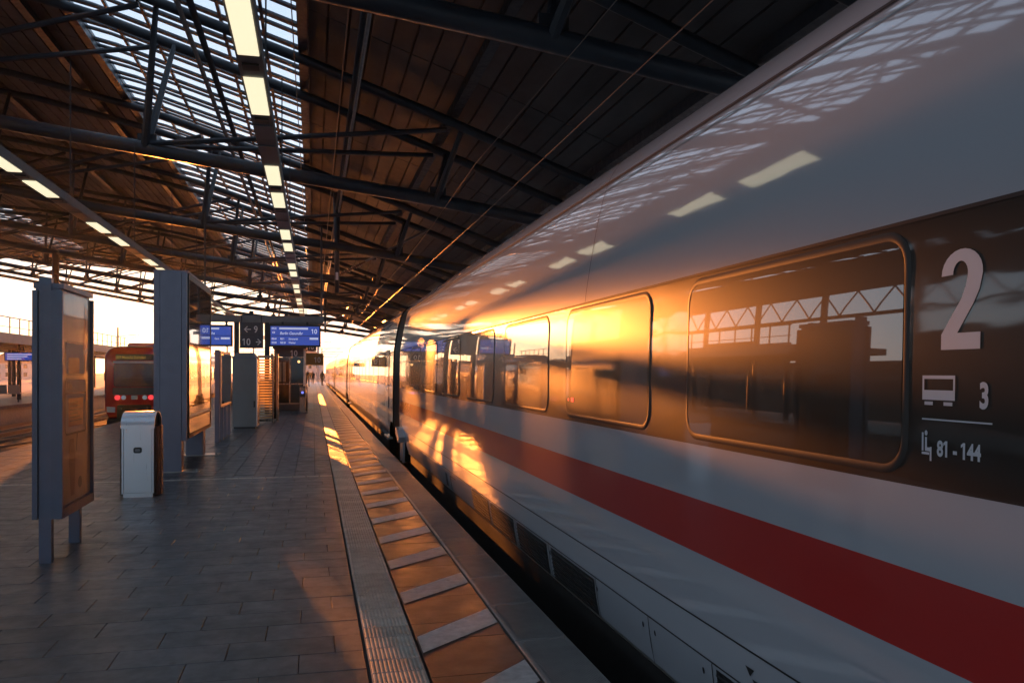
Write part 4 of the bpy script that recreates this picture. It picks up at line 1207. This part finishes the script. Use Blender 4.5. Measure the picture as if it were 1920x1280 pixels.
def tree(x, y, h_, label):
    t = thing('tree', label, 'tree', (x, y, -1.1), 'trees beyond the station')
    MB().tube([(0, 0, 0), (.1, 0, h_ * .5), (0, .1, h_ * .8)], [.25, .17, .06], 7).build('trunk', M['bark'], t)
    b = MB(); rnd = random.Random(int(x * 7 + y))
    for k in range(420):
        u = rnd.random() ** .5; a = rnd.random() * 6.283; zz = rnd.uniform(.28, 1.0)
        rr = h_ * .30 * math.sin(math.pi * min(1, (zz - .2) / .85)) ** .6 * u * rnd.uniform(.7, 1.15)
        c = Vector((rr * math.cos(a), rr * math.sin(a), zz * h_)); s_ = rnd.uniform(.2, .45)
        n1 = Vector((rnd.uniform(-1, 1), rnd.uniform(-1, 1), rnd.uniform(-1, 1))).normalized(); n2 = n1.orthogonal().normalized()
        b.poly([c + n1 * s_, c + n2 * s_ * .7, c - n1 * s_, c - n2 * s_ * .7])
    b.build('crown', M['leaf'], t)
for i, (x, y, h_) in enumerate(((-92, 260, 9), (-75, 270, 8), (-104, 280, 8), (-30, 280, 9))):
    tree(x, y, h_, ('round tree on the horizon left of the sun', 'tree on the horizon under the sun', 'low tree at the far left horizon', 'tree behind the sign beam')[i])

# ------------------------------------------------------------------ people far down the platform
def person(x, y, rz, label, h_=1.75, stride=.16):
    t = thing('person', label, 'person', (x, y, 0), 'people at the far end of the platform', rz)
    k = h_ / 1.75
    J = {'pelvis': (0, 0, .95), 'spine': (0, 0, 1.2), 'chest': (0, -.01, 1.38), 'neck': (0, 0, 1.50), 'head': (0, -.02, 1.60), 'crown': (0, -.01, 1.72)}
    R_ = {'pelvis': .15, 'spine': .14, 'chest': .16, 'neck': .06, 'head': .095, 'crown': .075}
    E_ = [('pelvis', 'spine'), ('spine', 'chest'), ('chest', 'neck'), ('neck', 'head'), ('head', 'crown')]
    for s_, n in ((-1, 'l'), (1, 'r')):
        J['hip' + n] = (s_ * .09, 0, .90); J['knee' + n] = (s_ * .10, -s_ * stride * .6, .50); J['ank' + n] = (s_ * .10, -s_ * stride, .08); J['toe' + n] = (s_ * .11, -s_ * stride - .17, .03)
        J['sho' + n] = (s_ * .19, 0, 1.40); J['elb' + n] = (s_ * .25, s_ * .06, 1.12); J['wri' + n] = (s_ * .25, s_ * .03 - .06, .88); J['hand' + n] = (s_ * .25, s_ * .03 - .08, .78)
        R_.update({'hip' + n: .10, 'knee' + n: .07, 'ank' + n: .05, 'toe' + n: .04, 'sho' + n: .075, 'elb' + n: .055, 'wri' + n: .04, 'hand' + n: .04})
        E_ += [('pelvis', 'hip' + n), ('hip' + n, 'knee' + n), ('knee' + n, 'ank' + n), ('ank' + n, 'toe' + n), ('chest', 'sho' + n), ('sho' + n, 'elb' + n), ('elb' + n, 'wri' + n), ('wri' + n, 'hand' + n)]
    names = list(J); me = bpy.data.meshes.new('body')
    me.from_pydata([Vector(J[n]) * k for n in names], [(names.index(a), names.index(b)) for a, b in E_], [])
    me.materials.append(M['coat_dark'])
    o = link('body', me, t)
    md = o.modifiers.new('skin', 'SKIN'); o.modifiers.new('sub', 'SUBSURF').levels = 1
    for i, n in enumerate(names): me.skin_vertices[0].data[i].radius = (R_[n] * k, R_[n] * k)
    me.skin_vertices[0].data[0].use_root = True
    b = MB(); c = Vector((0, -.06, 1.62)) * k
    for i in range(5):
        pass
    b.tube([c + Vector((0, .0, -.09)), c + Vector((0, -.04, -.02)), c + Vector((0, -.045, .04)), c + Vector((0, .02, .09))], [.045, .066, .066, .04], 8)
    b.build('face', M['skin'], t, smooth=True)
    return t
person(-.62, 92, .2, 'person in dark clothes walking at the far end of the platform', 1.8)
person(1.0, 100, 2.6, 'person in dark clothes standing close to the far coaches', 1.75, .06)
person(-.1, 112, .0, 'most distant person, small, between the other two', 1.7, .1)

# ------------------------------------------------------------------ haze, added for the glare glow round the sun
hz = MB().box(-330, 330, -120, 420, -2.2, 19).build('haze', None)
hm_ = bpy.data.materials.new('haze'); hm_.use_nodes = True
t_ = hm_.node_tree; t_.nodes.remove(t_.nodes["Principled BSDF"])
pv = t_.nodes.new("ShaderNodeVolumePrincipled"); pv.inputs["Color"].default_value = (.95, .95, .97, 1)
pv.inputs["Density"].default_value = .00017; pv.inputs["Anisotropy"].default_value = .75
t_.links.new(pv.outputs[0], t_.nodes["Material Output"].inputs["Volume"])
hz.data.materials[0] = hm_
tag(hz, 'thin haze added to the air for a warm glow round the sun', kind='stuff')
